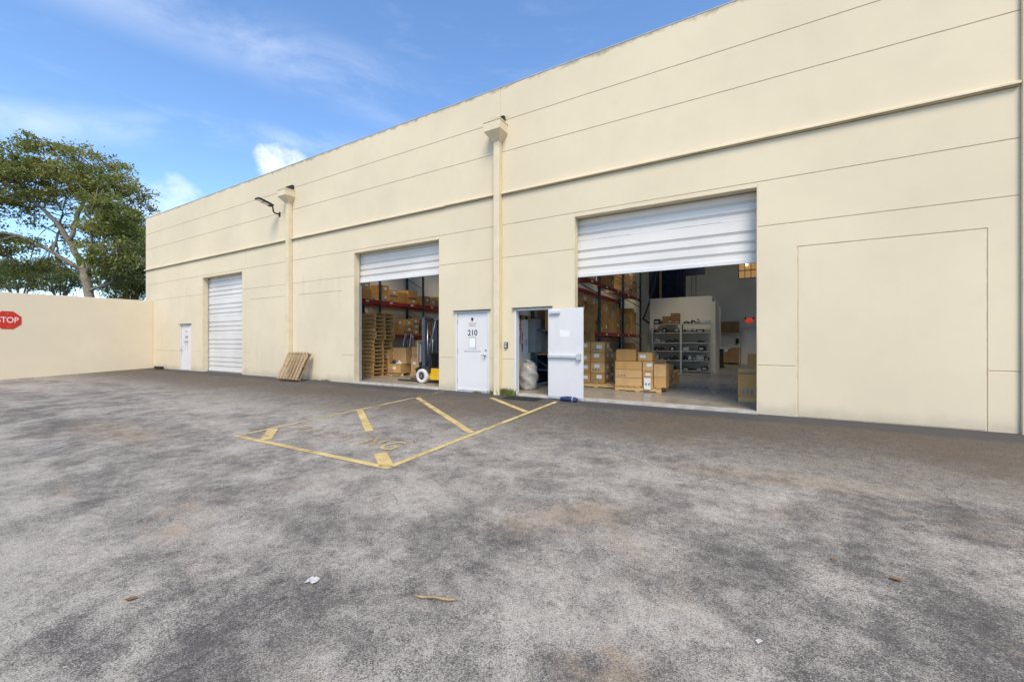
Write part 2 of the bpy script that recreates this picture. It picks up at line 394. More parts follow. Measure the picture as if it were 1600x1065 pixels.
# ------------------------------------------------------------------ mesh helpers
class MB:
    def __init__(s): s.v, s.f = [], []
    def box(s, x0, x1, y0, y1, z0, z1, M=None):
        b = len(s.v)
        p = [(x, y, z) for z in (z0, z1) for y in (y0, y1) for x in (x0, x1)]
        if M is not None: p = [tuple(M @ Vector(q)) for q in p]
        s.v += p
        s.f += [tuple(b + i for i in q) for q in ((0, 2, 3, 1), (4, 5, 7, 6), (0, 1, 5, 4), (1, 3, 7, 5), (3, 2, 6, 7), (2, 0, 4, 6))]
        return s
    def tube(s, p0, p1, r0, r1=None, n=8, cap=True):
        r1 = r0 if r1 is None else r1
        p0, p1 = Vector(p0), Vector(p1)
        d = (p1 - p0).normalized()
        u = d.orthogonal().normalized(); w = d.cross(u)
        b = len(s.v)
        for p, r in ((p0, r0), (p1, r1)):
            for i in range(n):
                a = 2 * math.pi * i / n
                s.v.append(tuple(p + (u * math.cos(a) + w * math.sin(a)) * r))
        for i in range(n):
            j = (i + 1) % n
            s.f.append((b + i, b + j, b + n + j, b + n + i))
        if cap:
            s.f.append(tuple(b + i for i in reversed(range(n)))); s.f.append(tuple(b + n + i for i in range(n)))
        return s
    def path(s, pts, radii, n=8):
        """tube along a polyline, rings shared"""
        pts = [Vector(p) for p in pts]; b = len(s.v)
        u = None
        for k, p in enumerate(pts):
            d = (pts[min(k + 1, len(pts) - 1)] - pts[max(k - 1, 0)]).normalized()
            u = (d.orthogonal() if u is None else (u - d * u.dot(d))).normalized()
            w = d.cross(u)
            for i in range(n):
                a = 2 * math.pi * i / n
                s.v.append(tuple(p + (u * math.cos(a) + w * math.sin(a)) * radii[k]))
        for k in range(len(pts) - 1):
            for i in range(n):
                j = (i + 1) % n
                q = b + k * n
                s.f.append((q + i, q + j, q + n + j, q + n + i))
        s.f.append(tuple(b + i for i in reversed(range(n)))); q = b + (len(pts) - 1) * n
        s.f.append(tuple(q + i for i in range(n)))
        return s
    def prism(s, poly, y0, y1, axis='y'):
        """extrude a 2-D polygon (x,z) along y, or (y,z) along x, or (x,y) along z"""
        b = len(s.v); m = len(poly)
        for t in (y0, y1):
            for a, c in poly:
                s.v.append({'y': (a, t, c), 'x': (t, a, c), 'z': (a, c, t)}[axis])
        for i in range(m):
            j = (i + 1) % m
            s.f.append((b + i, b + j, b + m + j, b + m + i))
        s.f.append(tuple(b + i for i in reversed(range(m)))); s.f.append(tuple(b + m + i for i in range(m)))
        return s
    def build(s, name, mat, parent=None, bevel=0.0, smooth=False, label=None, loc=None, rot=None):
        me = bpy.data.meshes.new(name)
        me.from_pydata(s.v, [], s.f)
        import bmesh
        bm = bmesh.new(); bm.from_mesh(me); bmesh.ops.recalc_face_normals(bm, faces=bm.faces); bm.to_mesh(me); bm.free()
        if smooth:
            for p in me.polygons: p.use_smooth = True
        me.materials.append(MATS[mat])
        return link(me, name, parent, bevel, label, loc, rot)
def link(me, name, parent=None, bevel=0.0, label=None, loc=None, rot=None):
    o = bpy.data.objects.new(name, me); COL.objects.link(o)
    if parent is not None: o.parent = parent
    if loc is not None: o.location = loc
    if rot is not None: o.rotation_euler = rot
    if bevel:
        md = o.modifiers.new('bevel', 'BEVEL'); md.width = bevel; md.segments = 2; md.limit_method = 'ANGLE'; md.angle_limit = rad(40)
    if label: o['label'] = label
    return o
def tag(o, label, cat, group=None, kind=None):
    o['label'] = label; o['category'] = cat
    if group: o['group'] = group
    if kind: o['kind'] = kind
    return o
def thing(name, label, cat, loc=(0, 0, 0), rotz=0.0, group=None):
    o = bpy.data.objects.new(name, None); COL.objects.link(o)
    o.empty_display_size = 0.2
    o.location = loc; o.rotation_euler = (0, 0, rotz)
    return tag(o, label, cat, group)
def B(name, x0, x1, y0, y1, z0, z1, mat, parent=None, bevel=0.0, label=None):
    return MB().box(x0, x1, y0, y1, z0, z1).build(name, mat, parent, bevel, label=label)
def text(name, body, size, mat, parent, loc, rot, extrude=0.002, align='CENTER', weight=0.0):
    cu = bpy.data.curves.new(name, 'FONT'); cu.body = body; cu.size = size; cu.extrude = extrude
    cu.align_x = align; cu.align_y = 'CENTER'
    cu.offset = weight
    tmp = bpy.data.objects.new(name, cu); COL.objects.link(tmp)
    me = bpy.data.meshes.new_from_object(tmp)
    bpy.data.objects.remove(tmp); bpy.data.curves.remove(cu)
    me.materials.clear(); me.materials.append(MATS[mat])
    o = link(me, name, parent, 0, None, loc, rot)
    return o
def cells(rects, holes, y0, y1, name, mat, parent, bevel=0.0):
    """wall pieces: union of (x0,x1,z0,z1) rects minus holes, split into connected pieces, each its own object"""
    xs = sorted({v for r in rects + holes for v in r[:2]}); zs = sorted({v for r in rects + holes for v in r[2:]})
    def inside(r, cx, cz): return r[0] < cx < r[1] and r[2] < cz < r[3]
    fill = {}
    for i in range(len(xs) - 1):
        for k in range(len(zs) - 1):
            cx, cz = (xs[i] + xs[i + 1]) / 2, (zs[k] + zs[k + 1]) / 2
            if any(inside(r, cx, cz) for r in rects) and not any(inside(h, cx, cz) for h in holes): fill[(i, k)] = 0
    comp = 0
    for c in list(fill):
        if fill[c]: continue
        comp += 1; st = [c]
        while st:
            q = st.pop()
            if fill.get(q, 1): continue
            fill[q] = comp
            st += [(q[0] + 1, q[1]), (q[0] - 1, q[1]), (q[0], q[1] + 1), (q[0], q[1] - 1)]
    outs = []
    for g in range(1, comp + 1):
        mb = MB(); idx = {}
        def vid(i, k, s):
            if (i, k, s) not in idx:
                idx[(i, k, s)] = len(mb.v); mb.v.append((xs[i], (y0, y1)[s], zs[k]))
            return idx[(i, k, s)]
        mine = {c for c, v in fill.items() if v == g}
        for i, k in mine:
            mb.f.append((vid(i, k, 0), vid(i + 1, k, 0), vid(i + 1, k + 1, 0), vid(i, k + 1, 0)))
            mb.f.append((vid(i, k, 1), vid(i, k + 1, 1), vid(i + 1, k + 1, 1), vid(i + 1, k, 1)))
            for di, dk, a, b in ((-1, 0, (i, k), (i, k + 1)), (1, 0, (i + 1, k), (i + 1, k + 1)), (0, -1, (i, k), (i + 1, k)), (0, 1, (i, k + 1), (i + 1, k + 1))):
                if (i + di, k + dk) not in mine:
                    mb.f.append((vid(*a, 0), vid(*b, 0), vid(*b, 1), vid(*a, 1)))
        outs.append(mb.build(name, mat, parent, bevel))
    return outs

# ------------------------------------------------------------------ ground
def ground_z(X, Y):
    if Y >= D: return 0.0
    yy = max(Y, -6.0)
    t = min(1.0, max(0.0, (-13.0 - X) / 12.0)); t = t * t * (3 - 2 * t)
    return -0.029 * (D - yy) - 0.016 * t * (D - yy)
xs = [-400, -200, -100, -60, -40] + [v * 1.0 for v in range(-32, 17)] + [24, 40, 80, 200, 400]
ys = [-400, -200, -80, -30, -12] + [-6 + 14.93 * i / 30 for i in range(31)] + [9.5, 14, 28, 40, 80, 200, 500]
mb = MB()
for yv in ys:
    for xv in xs: mb.v.append((xv, yv, ground_z(xv, yv)))
nx = len(xs)
for j in range(len(ys) - 1):
    for i in range(nx - 1): mb.f.append((j * nx + i, j * nx + i + 1, (j + 1) * nx + i + 1, (j + 1) * nx + i))
g = mb.build('asphalt_ground', 'asphalt', smooth=True); g['kind'] = 'structure'
g['label'] = 'weathered grey asphalt yard with pale worn patches and rust stains'

# ------------------------------------------------------------------ the warehouse shell
Z5, Z4, Z3, ZL, Z2, Z1, ZT = 0.917, 3.527, 4.374, 5.158, 6.261, 7.066, 7.942
XL, XR = -27.84, 13.0
RD = [(-21.55, -18.10), (-11.19, -7.544), (-3.486, 0.204)]       # roller-door openings
RDTOP = 4.30
MD = [(-23.74, -22.66), (-6.97, -5.86), (-5.09, -4.085)]          # man-door openings
MDTOP = 2.195
BLANK = [(-17.46, -15.10), (-14.27, -11.80), (0.814, 3.176)]      # filled-in door bays
BTOP = 3.08
bld = thing('warehouse_building', 'long cream stucco warehouse with roller doors and grooved wall panels', 'building', (0, 0, 0))
holes = [(a, b, -1, RDTOP) for a, b in RD] + [(a, b, -1, MDTOP) for a, b in MD]
gap = 0.008
joints_low = [XL, -23.86, -17.88, -14.82, -5.53, 3.62, XR]
joints_up = [XL, -14.82, -5.51, 3.62, XR]
def row(z0, z1, joints, hl, zpad0=gap, zpad1=gap, jp=0.007):
    rects = []
    for a, b in zip(joints[:-1], joints[1:]):
        rects.append((a + (0 if a == XL else jp), b - (0 if b == XR else jp), z0 + zpad0, z1 - zpad1))
    cells(rects, hl, D, D + 0.03, 'wall_panel', 'stucco', bld, 0.004)
bl_h = [(a - 0.010, b + 0.010, -1, BTOP + 0.010) for a, b in BLANK]
row(-0.5, Z5, joints_low, holes + bl_h, 0)
row(Z5, Z4, joints_low, holes + bl_h)
row(Z4, Z3, joints_low, holes)
row(Z3, ZL, joints_low, holes)
row(ZL, Z2, joints_up, [])
row(Z2, Z1, joints_up, [])
row(Z1, ZT, joints_up, [], zpad1=0)
for i, (a, b) in enumerate(BLANK):
    gp = 0.010 if i == 2 else 0.0
    B('infill_panel', a + gp - 0.006 * (i < 2), b - gp + 0.006 * (i < 2), D + 0.002, D + 0.04, (0.012 if i == 2 else -0.5), BTOP - 0.010, 'stucco', bld, 0.004)
# solid wall behind the panels (its face is the bottom of every groove)
cells([(XL + 0.01, XR - 0.01, -0.5, ZT - 0.02)], [(a - 0.004, b + 0.004, z0, z1 + 0.004) for a, b, z0, z1 in holes], D + 0.011, D + 0.20, 'wall', 'stucco_groove', bld)
# inner face lining
cells([(XL + 0.2, XR - 0.2, 0.0, 7.0)], [(a - 0.006, b + 0.006, z0, z1 + 0.006) for a, b, z0, z1 in holes], D + 0.204, D + 0.23, 'inner_lining', 'inner_wall', bld)
# roof-edge coping, side walls, back wall, roof, party walls
B('coping', XL - 0.01, XR, D - 0.006, D + 0.26, ZT, ZT + 0.03, 'roof_mat', bld, 0.006)
B('side_wall', XL + 0.003, XL + 0.2, D + 0.21, 27.5, -0.5, ZT - 0.01, 'stucco_wall', bld)
B('side_wall', XR - 0.2, XR - 0.003, D + 0.24, 27.5, -0.5, ZT - 0.01, 'stucco_wall', bld)
B('parapet_return', XL + 0.006, XL + 0.33, D + 0.34, 27.4, ZT - 0.3, 8.36, 'trim_cream', bld, 0.01)
B('back_wall', XL + 0.21, XR - 0.21, 27.3, 27.5, -0.5, 7.6, 'inner_wall', bld)
# roof deck; its rows of unseen openings are added to light the bays
def roof_with_added_openings():
    xs_ = sorted({XL + 0.21, XR - 0.21} | {v for a in (-13.4, -9.5, -5.2, -1.0, 3.2, 7.5) for v in (a, a + 1.8)})
    ys_ = sorted({D + 0.24, 27.28} | {v for a in (9.5, 14.2, 19.0) for v in (a, a + 2.5)})
    mb = MB()
    for i in range(len(xs_) - 1):
        for j in range(len(ys_) - 1):
            cx, cy = (xs_[i] + xs_[i + 1]) / 2, (ys_[j] + ys_[j + 1]) / 2
            if any(a < cx < a + 1.8 for a in (-13.4, -9.5, -5.2, -1.0, 3.2, 7.5)) and any(a < cy < a + 2.5 for a in (9.5, 14.2, 19.0)): continue
            mb.box(xs_[i], xs_[i + 1], ys_[j], ys_[j + 1], 7.0, 7.12)
    return mb
roof_with_added_openings().build('roof', 'deck_white', bld)
B('party_wall', -15.06, -14.86, D + 0.24, 27.28, -0.2, 6.99, 'inner_wall', bld)
B('party_wall', -5.72, -5.50, D + 0.24, 27.28, -0.2, 6.99, 'inner_wall', bld)
# string course along the wall, broken at the downpipes
for a, b, dz in ((XL - 0.03, -14.79, 0), (-14.57, -7.32, 0), (-7.30, -5.64, 0.012), (-5.44, 3.50, 0), (3.72, XR, 0)):
    MB().prism([(D + 0.01, 5.150 + dz), (D - 0.078, 5.152 + dz), (D - 0.078, 5.190 + dz), (D + 0.01, 5.235 + dz)], a, b, 'x').build('string_course', 'trim_cream', bld, 0.004)
    B('ledge_shade_strip', a + 0.01, b - 0.01, D - 0.055, D + 0.005, 5.130 + dz, 5.1495 + dz, 'ledge_shade', bld)  # coloured strip standing in for the shade under the ledge
# floor slab and thresholds
fl = B('warehouse_floor', XL + 0.21, XR - 0.21, D + 0.235, 27.28, -0.25, 0.05, 'slab'); fl['kind'] = 'structure'
fl['label'] = 'smooth grey concrete floor inside the warehouse'
simple('concrete', (0.42, 0.39, 0.34), 0.85, 0.18, 5, bump=0.2)
for a, b in RD[1:] + [MD[2]]:
    B('threshold', a + 0.002, b - 0.002, D - 0.055, D + 0.233, -0.25, 0.044, 'concrete', bld, 0.008)
# reveals of the roller doors (cream liner round the opening)
for a, b in RD:
    r = MB().box(a, a + 0.022, D - 0.004, D + 0.20, -0.2, RDTOP - 0.023).build('door_reveal', 'trim_cream', bld, 0.004)
    MB().box(b - 0.022, b, D - 0.004, D + 0.20, -0.2, RDTOP - 0.023).build('door_reveal', 'trim_cream', bld, 0.004)
    MB().box(a, b, D - 0.004, D + 0.20, RDTOP - 0.022, RDTOP, ).build('door_reveal', 'trim_cream', bld, 0.004)
# roller doors: guides + corrugated sheets hung from a barrel
def roller(a, b, zbot, off):
    y = D + 0.275
    r = MB().box(a - 0.03, b + 0.03, y - 0.02, y + 0.03, zbot, zbot + 0.075).build('roller_door', 'white_frame', bld, 0.006)
    for xx in (a - 0.10, b + 0.035):
        B('guide', xx, xx + 0.065, y - 0.04, y + 0.07, 0.052, RDTOP + 0.1, 'zinc', r)
    B('door_hood', a - 0.1, b + 0.1, y + 0.075, y + 0.5, RDTOP - 0.1, RDTOP + 0.4, 'dark_metal', r)
    pitch, z = 0.80, zbot + 0.078
    first = True
    while z < RDTOP + 0.1:
        top = min(z + pitch, RDTOP + 0.12)
        pts = []                                   # profile (y, z) of one sheet, bottom to top
        zz = z
        pts.append((y - 0.006, zz)); pts.append((y, zz + 0.012)); zz0 = zz + 0.012
        for k in range(4):
            zr = z + 0.10 + k * 0.2
            if k == 3: break
            pts += [(y, zr), (y + 0.045, zr + 0.012), (y + 0.045, zr + 0.020), (y, zr + 0.072)]
        pts.append((y, z + pitch - 0.006))
        pts = [(p, min(q, top)) for p, q in pts]
        poly = pts + [(p + 0.004, q) for p, q in reversed(pts)]
        mb = MB(); m = len(pts)
        for xx in (a - 0.028, b + 0.028):
            for p, q in pts: mb.v.append((xx, p, q))
        for i in range(m - 1): mb.f.append((i, i + 1, m + i + 1, m + i))
        mb.build('corrugated_sheet', 'door_sheet', r)
        z += pitch
    return r
roller(*RD[0], 0.03, 0)
roller(*RD[1], 3.33, 0)
roller(*RD[2], 2.90, 0)
# downpipes with conductor heads and wall scuppers
def downpipe(xa, xb, hopper=True):
    d = B('downpipe', xa, xb, D - (0.17 if hopper else 0.06), D - 0.004, -0.12, 6.58 if hopper else ZT - 0.02, 'trim_cream', bld, 0.012)
    if not hopper: return
    c = (xa + xb) / 2
    x0, x1 = c - 0.245, c + 0.245
    yb, yf = D - 0.004, D - 0.38
    mb = MB()
    lo = [(xa - 0.01, D - 0.18, 6.50), (xb + 0.01, D - 0.18, 6.50), (xb + 0.01, yb, 6.50), (xa - 0.01, yb, 6.50)]
    mi = [(x0, yf, 6.70), (x1, yf, 6.70), (x1, yb, 6.70), (x0, yb, 6.70)]
    hi = [(x0, yf, 6.93), (x1, yf, 6.93), (x1, yb, 6.93), (x0, yb, 6.93)]
    t = 0.02
    ih = [(x0 + t, yf + t, 6.93), (x1 - t, yf + t, 6.93), (x1 - t, yb - t, 6.93), (x0 + t, yb - t, 6.93)]
    il = [(p[0], p[1], 6.75) for p in ih]
    mb.v = lo + mi + hi + ih + il
    for k in (0, 4, 8):
        for i in range(4):
            j = (i + 1) % 4; mb.f.append((k + i, k + j, k + 4 + j, k + 4 + i))
    for i in range(4):
        j = (i + 1) % 4; mb.f.append((12 + i, 12 + j, 16 + j, 16 + i))
    mb.f.append((16, 17, 18, 19)); mb.f.append((3, 2, 1, 0))
    h = mb.build('conductor_head', 'trim_cream', d)
    B('head_rim', x0 - 0.012, x1 + 0.012, yf - 0.012, yf + 0.008, 6.915, 6.945, 'trim_cream', d)
    B('head_rim', x1 - 0.008, x1 + 0.012, yf + 0.009, yb, 6.915, 6.945, 'trim_cream', d)
    s = B('scupper', x0 + 0.05, x1 - 0.06, D - 0.10, D - 0.003, 6.99, 7.15, 'dark_metal', d)
    B('scupper_lip', x0 + 0.03, x1 - 0.04, D - 0.12, D - 0.101, 7.13, 7.165, 'trim_cream', d)
downpipe(-14.77, -14.585)
downpipe(-5.62, -5.452)
downpipe(3.515, 3.70, False)
# man doors ---------------------------------------------------------------
RX = (rad(90), 0, 0)
def door_frame(a, b, deep=0.16):
    f = MB().box(a, a + 0.05, D - 0.008, D + deep, -0.2, MDTOP - 0.001)
    f.box(b - 0.05, b, D - 0.008, D + deep, -0.2, MDTOP - 0.001); f.box(a + 0.051, b - 0.051, D - 0.008, D + deep, MDTOP - 0.05, MDTOP - 0.001)
    fr = f.build('door_frame', 'white_frame', bld, 0.004)
    B('drip_cap', a - 0.05, b + 0.06, D - 0.07, D - 0.009, MDTOP + 0.004, MDTOP + 0.022, 'dark_metal', bld, 0.003)
    return fr
def shut_door(a, b, knob_right):
    f = door_frame(a, b)
    d = B('door', a + 0.056, b - 0.056, D + 0.03, D + 0.075, 0.05, MDTOP - 0.056, 'white_paint', bld, 0.004)
    B('door_sill', a + 0.052, b - 0.052, D - 0.01, D + 0.14, -0.2, 0.046, 'zinc', d)
    kx = b - 0.12 if knob_right else a + 0.12
    mb = MB().tube((kx, D + 0.03, 1.0), (kx, D - 0.03, 1.0), 0.012, n=8).tube((kx, D - 0.02, 1.0), (kx, D - 0.05, 1.0), 0.03, n=12)
    s = -1 if knob_right else 1
    mb.tube((kx, D - 0.032, 1.0), (kx + s * 0.11, D - 0.036, 1.0), 0.010, n=8)
    mb.build('door_handle', 'steel', d, smooth=True)
    MB().tube((kx, D + 0.03, 1.14), (kx, D + 0.012, 1.14), 0.026, n=12).build('deadbolt', 'steel', d)
    hx = a + 0.05 if knob_right else b - 0.05
    for z in (0.3, 1.1, 1.9): MB().tube((hx, D + 0.02, z - 0.05), (hx, D + 0.02, z + 0.05), 0.010, n=8).build('hinge', 'steel', d)
    return d
dA = shut_door(*MD[1], True)
cxA = sum(MD[1]) / 2
yA = D + 0.029
text('door_number', '210', 0.215, 'ink', dA, (cxA + 0.0, yA, 1.60), RX, weight=0.003)
shield = [(-0.035, 0.045), (0.035, 0.045), (0.035, -0.01), (0.022, -0.035), (0, -0.05), (-0.022, -0.035), (-0.035, -0.01)]
MB().prism([(cxA - 0.01 + p, 1.965 + q) for p, q in shield], yA - 0.003, yA + 0.001, 'y').build('shield_emblem', 'ink', dA)
def scribble(parent, cx, cz, width, h, y, mat, seed, fill=0.7):
    rr = random.Random(seed); mb = MB(); x = cx - width / 2
    while x < cx + width / 2 - 0.004:
        wd = h * rr.uniform(0.4, 0.7)
        for k in range(2):
            hh = h * rr.uniform(0.55, 1.0)
            mb.box(x + k * wd * 0.55, x + k * wd * 0.55 + wd * 0.2, y - 0.0015, y, cz - h / 2, cz - h / 2 + hh)
        mb.box(x, x + wd * 0.7, y - 0.0012, y, cz - h * 0.08, cz + h * 0.08)
        x += wd * 1.25
    return mb.build('small_print', mat, parent)
scribble(dA, cxA, 1.87, 0.26, 0.035, yA, 'ink_red', 1)
scribble(dA, cxA, 1.825, 0.22, 0.022, yA, 'ink_red', 2)
scribble(dA, cxA, 1.79, 0.24, 0.018, yA, 'ink_grey', 3)
fr = B('notice_frame', cxA - 0.13, cxA + 0.12, yA - 0.008, yA, 1.17, 1.49, 'white_frame', dA, 0.003)
B('notice_paper', cxA - 0.085, cxA + 0.10, yA - 0.011, yA - 0.0085, 1.22, 1.46, 'paper', fr)
MB().box(cxA - 0.13, cxA + 0.12, yA - 0.012, yA - 0.009, 1.475, 1.49).box(cxA + 0.107, cxA + 0.12, yA - 0.012, yA - 0.009, 1.18, 1.474).build('frame_edge', 'ink_grey', fr)
scribble(dA, cxA, 1.105, 0.54, 0.042, yA, 'ink_grey', 5)
dB = shut_door(*MD[0], False)
cxB = sum(MD[0]) / 2
scribble(dB, cxB, 1.86, 0.2, 0.09, yA, 'ink_grey', 11)
scribble(dB, cxB, 1.60, 0.22, 0.16, yA, 'ink', 12)
scribble(dB, cxB - 0.02, 1.38, 0.46, 0.09, yA, 'ink_grey', 13)
scribble(dB, cxB - 0.02, 1.31, 0.34, 0.05, yA, 'ink_grey', 14)
MB().box(cxB - 0.13, cxB - 0.115, yA - 0.002, yA, 0.98, 1.22).box(cxB + 0.10, cxB + 0.115, yA - 0.002, yA, 0.98, 1.22).box(cxB - 0.114, cxB + 0.099, yA - 0.002, yA, 1.205, 1.22).build('notice_outline', 'ink_grey', dB)
# the open door, swung right round against the wall
door_frame(*MD[2])
hin = Vector((MD[2][1] - 0.03, D - 0.012, 0))
ang = rad(-7.5)
od = thing('open_door_leaf', 'white steel door swung wide open with grey panic bar and paper notice', 'door', tuple(hin), ang)
LW = 0.93
d = B('leaf', 0.0, LW, -0.05, -0.005, 0.012, 2.145, 'white_paint', od, 0.004)
ys_ = -0.05
pb = MB().box(0.03, 0.86, ys_ - 0.055, ys_ - 0.012, 0.985, 1.04)
pb.box(0.02, 0.10, ys_ - 0.05, ys_ - 0.0005, 0.975, 1.05)
pb.build('panic_bar', 'zinc', od, 0.006)
MB().box(0.80, 0.90, ys_ - 0.075, ys_ - 0.0005, 0.945, 1.085).tube((0.865, ys_ - 0.04, 0.93), (0.865, ys_ - 0.04, 1.12), 0.018).build('latch_case', 'zinc', od, 0.006)
MB().box(0.06, 0.34, ys_ - 0.06, ys_ - 0.0005, 2.02, 2.085).build('door_closer', 'zinc', od, 0.008)
MB().box(0.22, 0.48, ys_ - 0.003, ys_ - 0.0006, 1.50, 1.66, Matrix.Rotation(rad(4), 4, 'Y')).build('notice_sheet', 'paper', od)
B('kick_strip', 0.0, LW, ys_ - 0.004, ys_ - 0.0004, 0.012, 0.07, 'zinc', od)
for z in (0.25, 1.1, 1.95): MB().tube((-0.008, -0.02, z - 0.05), (-0.008, -0.02, z + 0.05), 0.011).build('hinge', 'steel', od)
# small fittings on the wall
sw = thing('switch_box', 'small grey outdoor switch box on wall beside the open door', 'switch box', (-5.325, D, 1.20))
B('box', -0.045, 0.045, -0.05, -0.001, 0, 0.15, 'dark_metal', sw, 0.005)
for z in (0.02, 0.085): B('cover_plate', -0.03, 0.03, -0.056, -0.0505, z, z + 0.045, 'zinc', sw, 0.003)
fd = thing('flood_light', 'dark flat area floodlight on a bent arm high on the wall', 'floodlight', (-15.42, D, 6.22))
B('wall_plate', -0.06, 0.06, -0.015, -0.001, -0.09, 0.09, 'dark_metal', fd, 0.004)
MB().path([(0, -0.01, 0), (0, -0.20, 0.01), (0, -0.24, 0.06), (0, -0.26, 0.20), (0, -0.32, 0.24)], [0.028] * 5, 8).build('arm', 'dark_metal', fd, smooth=True)
tilt = Matrix.Translation((0, -0.30, 0.25)) @ Matrix.Rotation(rad(-12), 4, 'X')
hd = MB().box(-0.13, 0.13, -0.56, 0.02, -0.03, 0.03, tilt).build('lamp_head', 'dark_metal', fd, 0.012)
for k in range(2): MB().box(-0.105, 0.105, -0.53 + k * 0.22, -0.34 + k * 0.22, -0.036, -0.031, tilt).build('lens', 'zinc', hd)
for k in range(5): MB().box(-0.11 + k * 0.05, -0.10 + k * 0.05, -0.5, -0.08, 0.031, 0.05, tilt).build('cooling_fin', 'dark_metal', hd)

# ------------------------------------------------------------------ boundary wall with STOP sign
XW = -26.9
bw = thing('boundary_wall', 'plain cream rendered boundary wall meeting the warehouse corner', 'wall', (XW, 0, 0))
mb = MB()
yy = [-45, -20, -6, 0, 4, D - 0.004]
for y_ in yy:
    for x_, z_ in ((-0.2, -0.9), (0, -0.9), (0, 3.40 + 0.011 * y_ * (y_ > 0)), (-0.2, 3.40 + 0.011 * y_ * (y_ > 0))): mb.v.append((x_, y_, z_))
for k in range(len(yy) - 1):
    for i in range(4):
        j = (i + 1) % 4; mb.f.append((k * 4 + i, k * 4 + j, k * 4 + 4 + j, k * 4 + 4 + i))
mb.f += [(3, 2, 1, 0), tuple(len(mb.v) - 4 + i for i in range(4))]
mb.build('wall_body', 'stucco_wall', bw, 0.01)
st = thing('stop_sign', 'red octagonal STOP sign fixed to the cream boundary wall', 'sign', (XW, 4.10, 2.27))
R8 = 0.375 / math.cos(rad(22.5))
octo = [(R8 * math.cos(rad(22.5 + 45 * i)), R8 * math.sin(rad(22.5 + 45 * i))) for i in range(8)]
MB().prism(octo, 0.004, 0.010, 'x').build('sign_border', 'red_label', st)
MB().prism([(p * 0.955, q * 0.955) for p, q in octo], 0.0101, 0.0125, 'x').build('sign_face', 'stop_red', st)
t_ = text('lettering', 'STOP', 0.30, 'paper', st, (0.0145, 0, 0), (rad(90), 0, rad(90)), 0.0015)
t_.scale = (0.82, 1.12, 1)
for z in (-0.28, 0.28): MB().tube((0.0126, 0, z), (0.017, 0, z), 0.014).build('bolt', 'steel', st)

# ------------------------------------------------------------------ painted markings
def gz(X, Y): return ground_z(X, Y)
def strip(p, q, wd, mat, name, parent):
    p, q = Vector(p), Vector(q)
    dv = (q - p).normalized(); nn = Vector((-dv.y, dv.x)) * wd / 2
    k = max(2, int((q - p).length / 0.5)); mb = MB()
    for i in range(k + 1):
        c = p.lerp(q, i / k)
        for s in (1, -1):
            e = c + nn * s; mb.v.append((e.x, e.y, gz(e.x, e.y) + 0.006))
    for i in range(k): mb.f.append((2 * i, 2 * i + 1, 2 * i + 3, 2 * i + 2))
    return mb.build(name, mat, parent)
pk = thing('no_parking_box', 'worn yellow hatched no parking box painted on the asphalt', 'road marking', (0, 0, 0))
strip((-7.12, 3.42), (-3.70, 3.46), 0.09, 'line_yellow', 'edge_line', pk)
strip((-3.735, 3.53), (-3.745, 8.50), 0.09, 'line_yellow', 'edge_line', pk)
strip((-7.10, 3.50), (-7.16, 7.50), 0.07, 'line_yellow', 'edge_line', pk)
strip((-7.165, 7.56), (-7.19, 8.72), 0.07, 'line_ghost', 'edge_line', pk)
strip((-7.04, 3.96), (-6.42, 3.50), 0.16, 'line_yellow', 'hatch_line', pk)
strip((-7.08, 5.80), (-5.40, 4.62), 0.13, 'line_yellow', 'hatch_line', pk)
strip((-4.28, 3.84), (-3.80, 3.51), 0.17, 'line_yellow', 'hatch_line', pk)
strip((-7.09, 7.55), (-3.82, 5.30), 0.12, 'line_yellow', 'hatch_line', pk)
strip((-5.40, 8.33), (-3.82, 7.18), 0.12, 'line_yellow', 'hatch_line', pk)
for ch, X_, m_ in (('P', -6.62, 'line_ghost'), ('A', -6.24, 'line_ghost'), ('R', -5.85, 'line_ghost'), ('K', -5.42, 'line_faded'), ('I', -5.10, 'line_faded'), ('N', -4.80, 'line_faded'), ('G', -4.40, 'line_yellow')):
    o = text('painted_letter', ch, 0.52, m_, pk, (X_, 4.16, gz(X_, 4.16) + 0.007), (math.atan(0.029), 0, 0), 0.0)
    o.scale = (0.85, 1.15, 1)
wm = thing('painted_hatch_patch', 'faint white striped paint patch on the bare asphalt', 'road marking', (0, 0, 0))
for i in range(5): strip((-9.25 + i * 0.16, 1.98 - 0.02 * i), (-8.90 + i * 0.16, 1.58 - 0.02 * i), 0.05, 'line_white', 'stripe', wm)
fb = thing('faded_parking_line', 'almost worn away yellow parking line beside the boundary wall', 'road marking', (0, 0, 0))
strip((-22.6, 3.2), (-25.6, 8.0), 0.10, 'line_ghost', 'line', fb)

# ------------------------------------------------------------------ pallets
def make_pallet(name, label, cat, L=1.2, W=1.0, mat='pallet_wood', group=None, seed=0, bwid=0.12):
    """deck boards run along x (length W across y); returns root with each board a part"""
    rr = random.Random(seed)
    p = thing(name, label, cat, group=group)
    for y in (0.045, W / 2, W - 0.045):
        MB().box(0, L, y - 0.02, y + 0.02, 0.016, 0.108).build('stringer', mat, p, 0.003)
    nb = 7; bw_ = bwid
    me = None
    for i in range(nb):
        x = i * (L - bw_) / (nb - 1)
        dx = rr.uniform(-0.008, 0.008) if 0 < i < nb - 1 else 0
        if me is None:
            o = MB().box(0, bw_, 0, W, 0, 0.017).build('deck_board', mat, p, 0.002); me = o.data
        else: o = link(me, 'deck_board', p, 0.002)
        o.location = (x + dx, 0, 0.1085); o.rotation_euler = (0, 0, rr.uniform(-0.008, 0.008))
    for x in (0, L / 2 - bw_ / 2, L - bw_):
        o = link(me, 'bottom_board', p, 0.002); o.location = (x, 0, -0.0015)
    return p
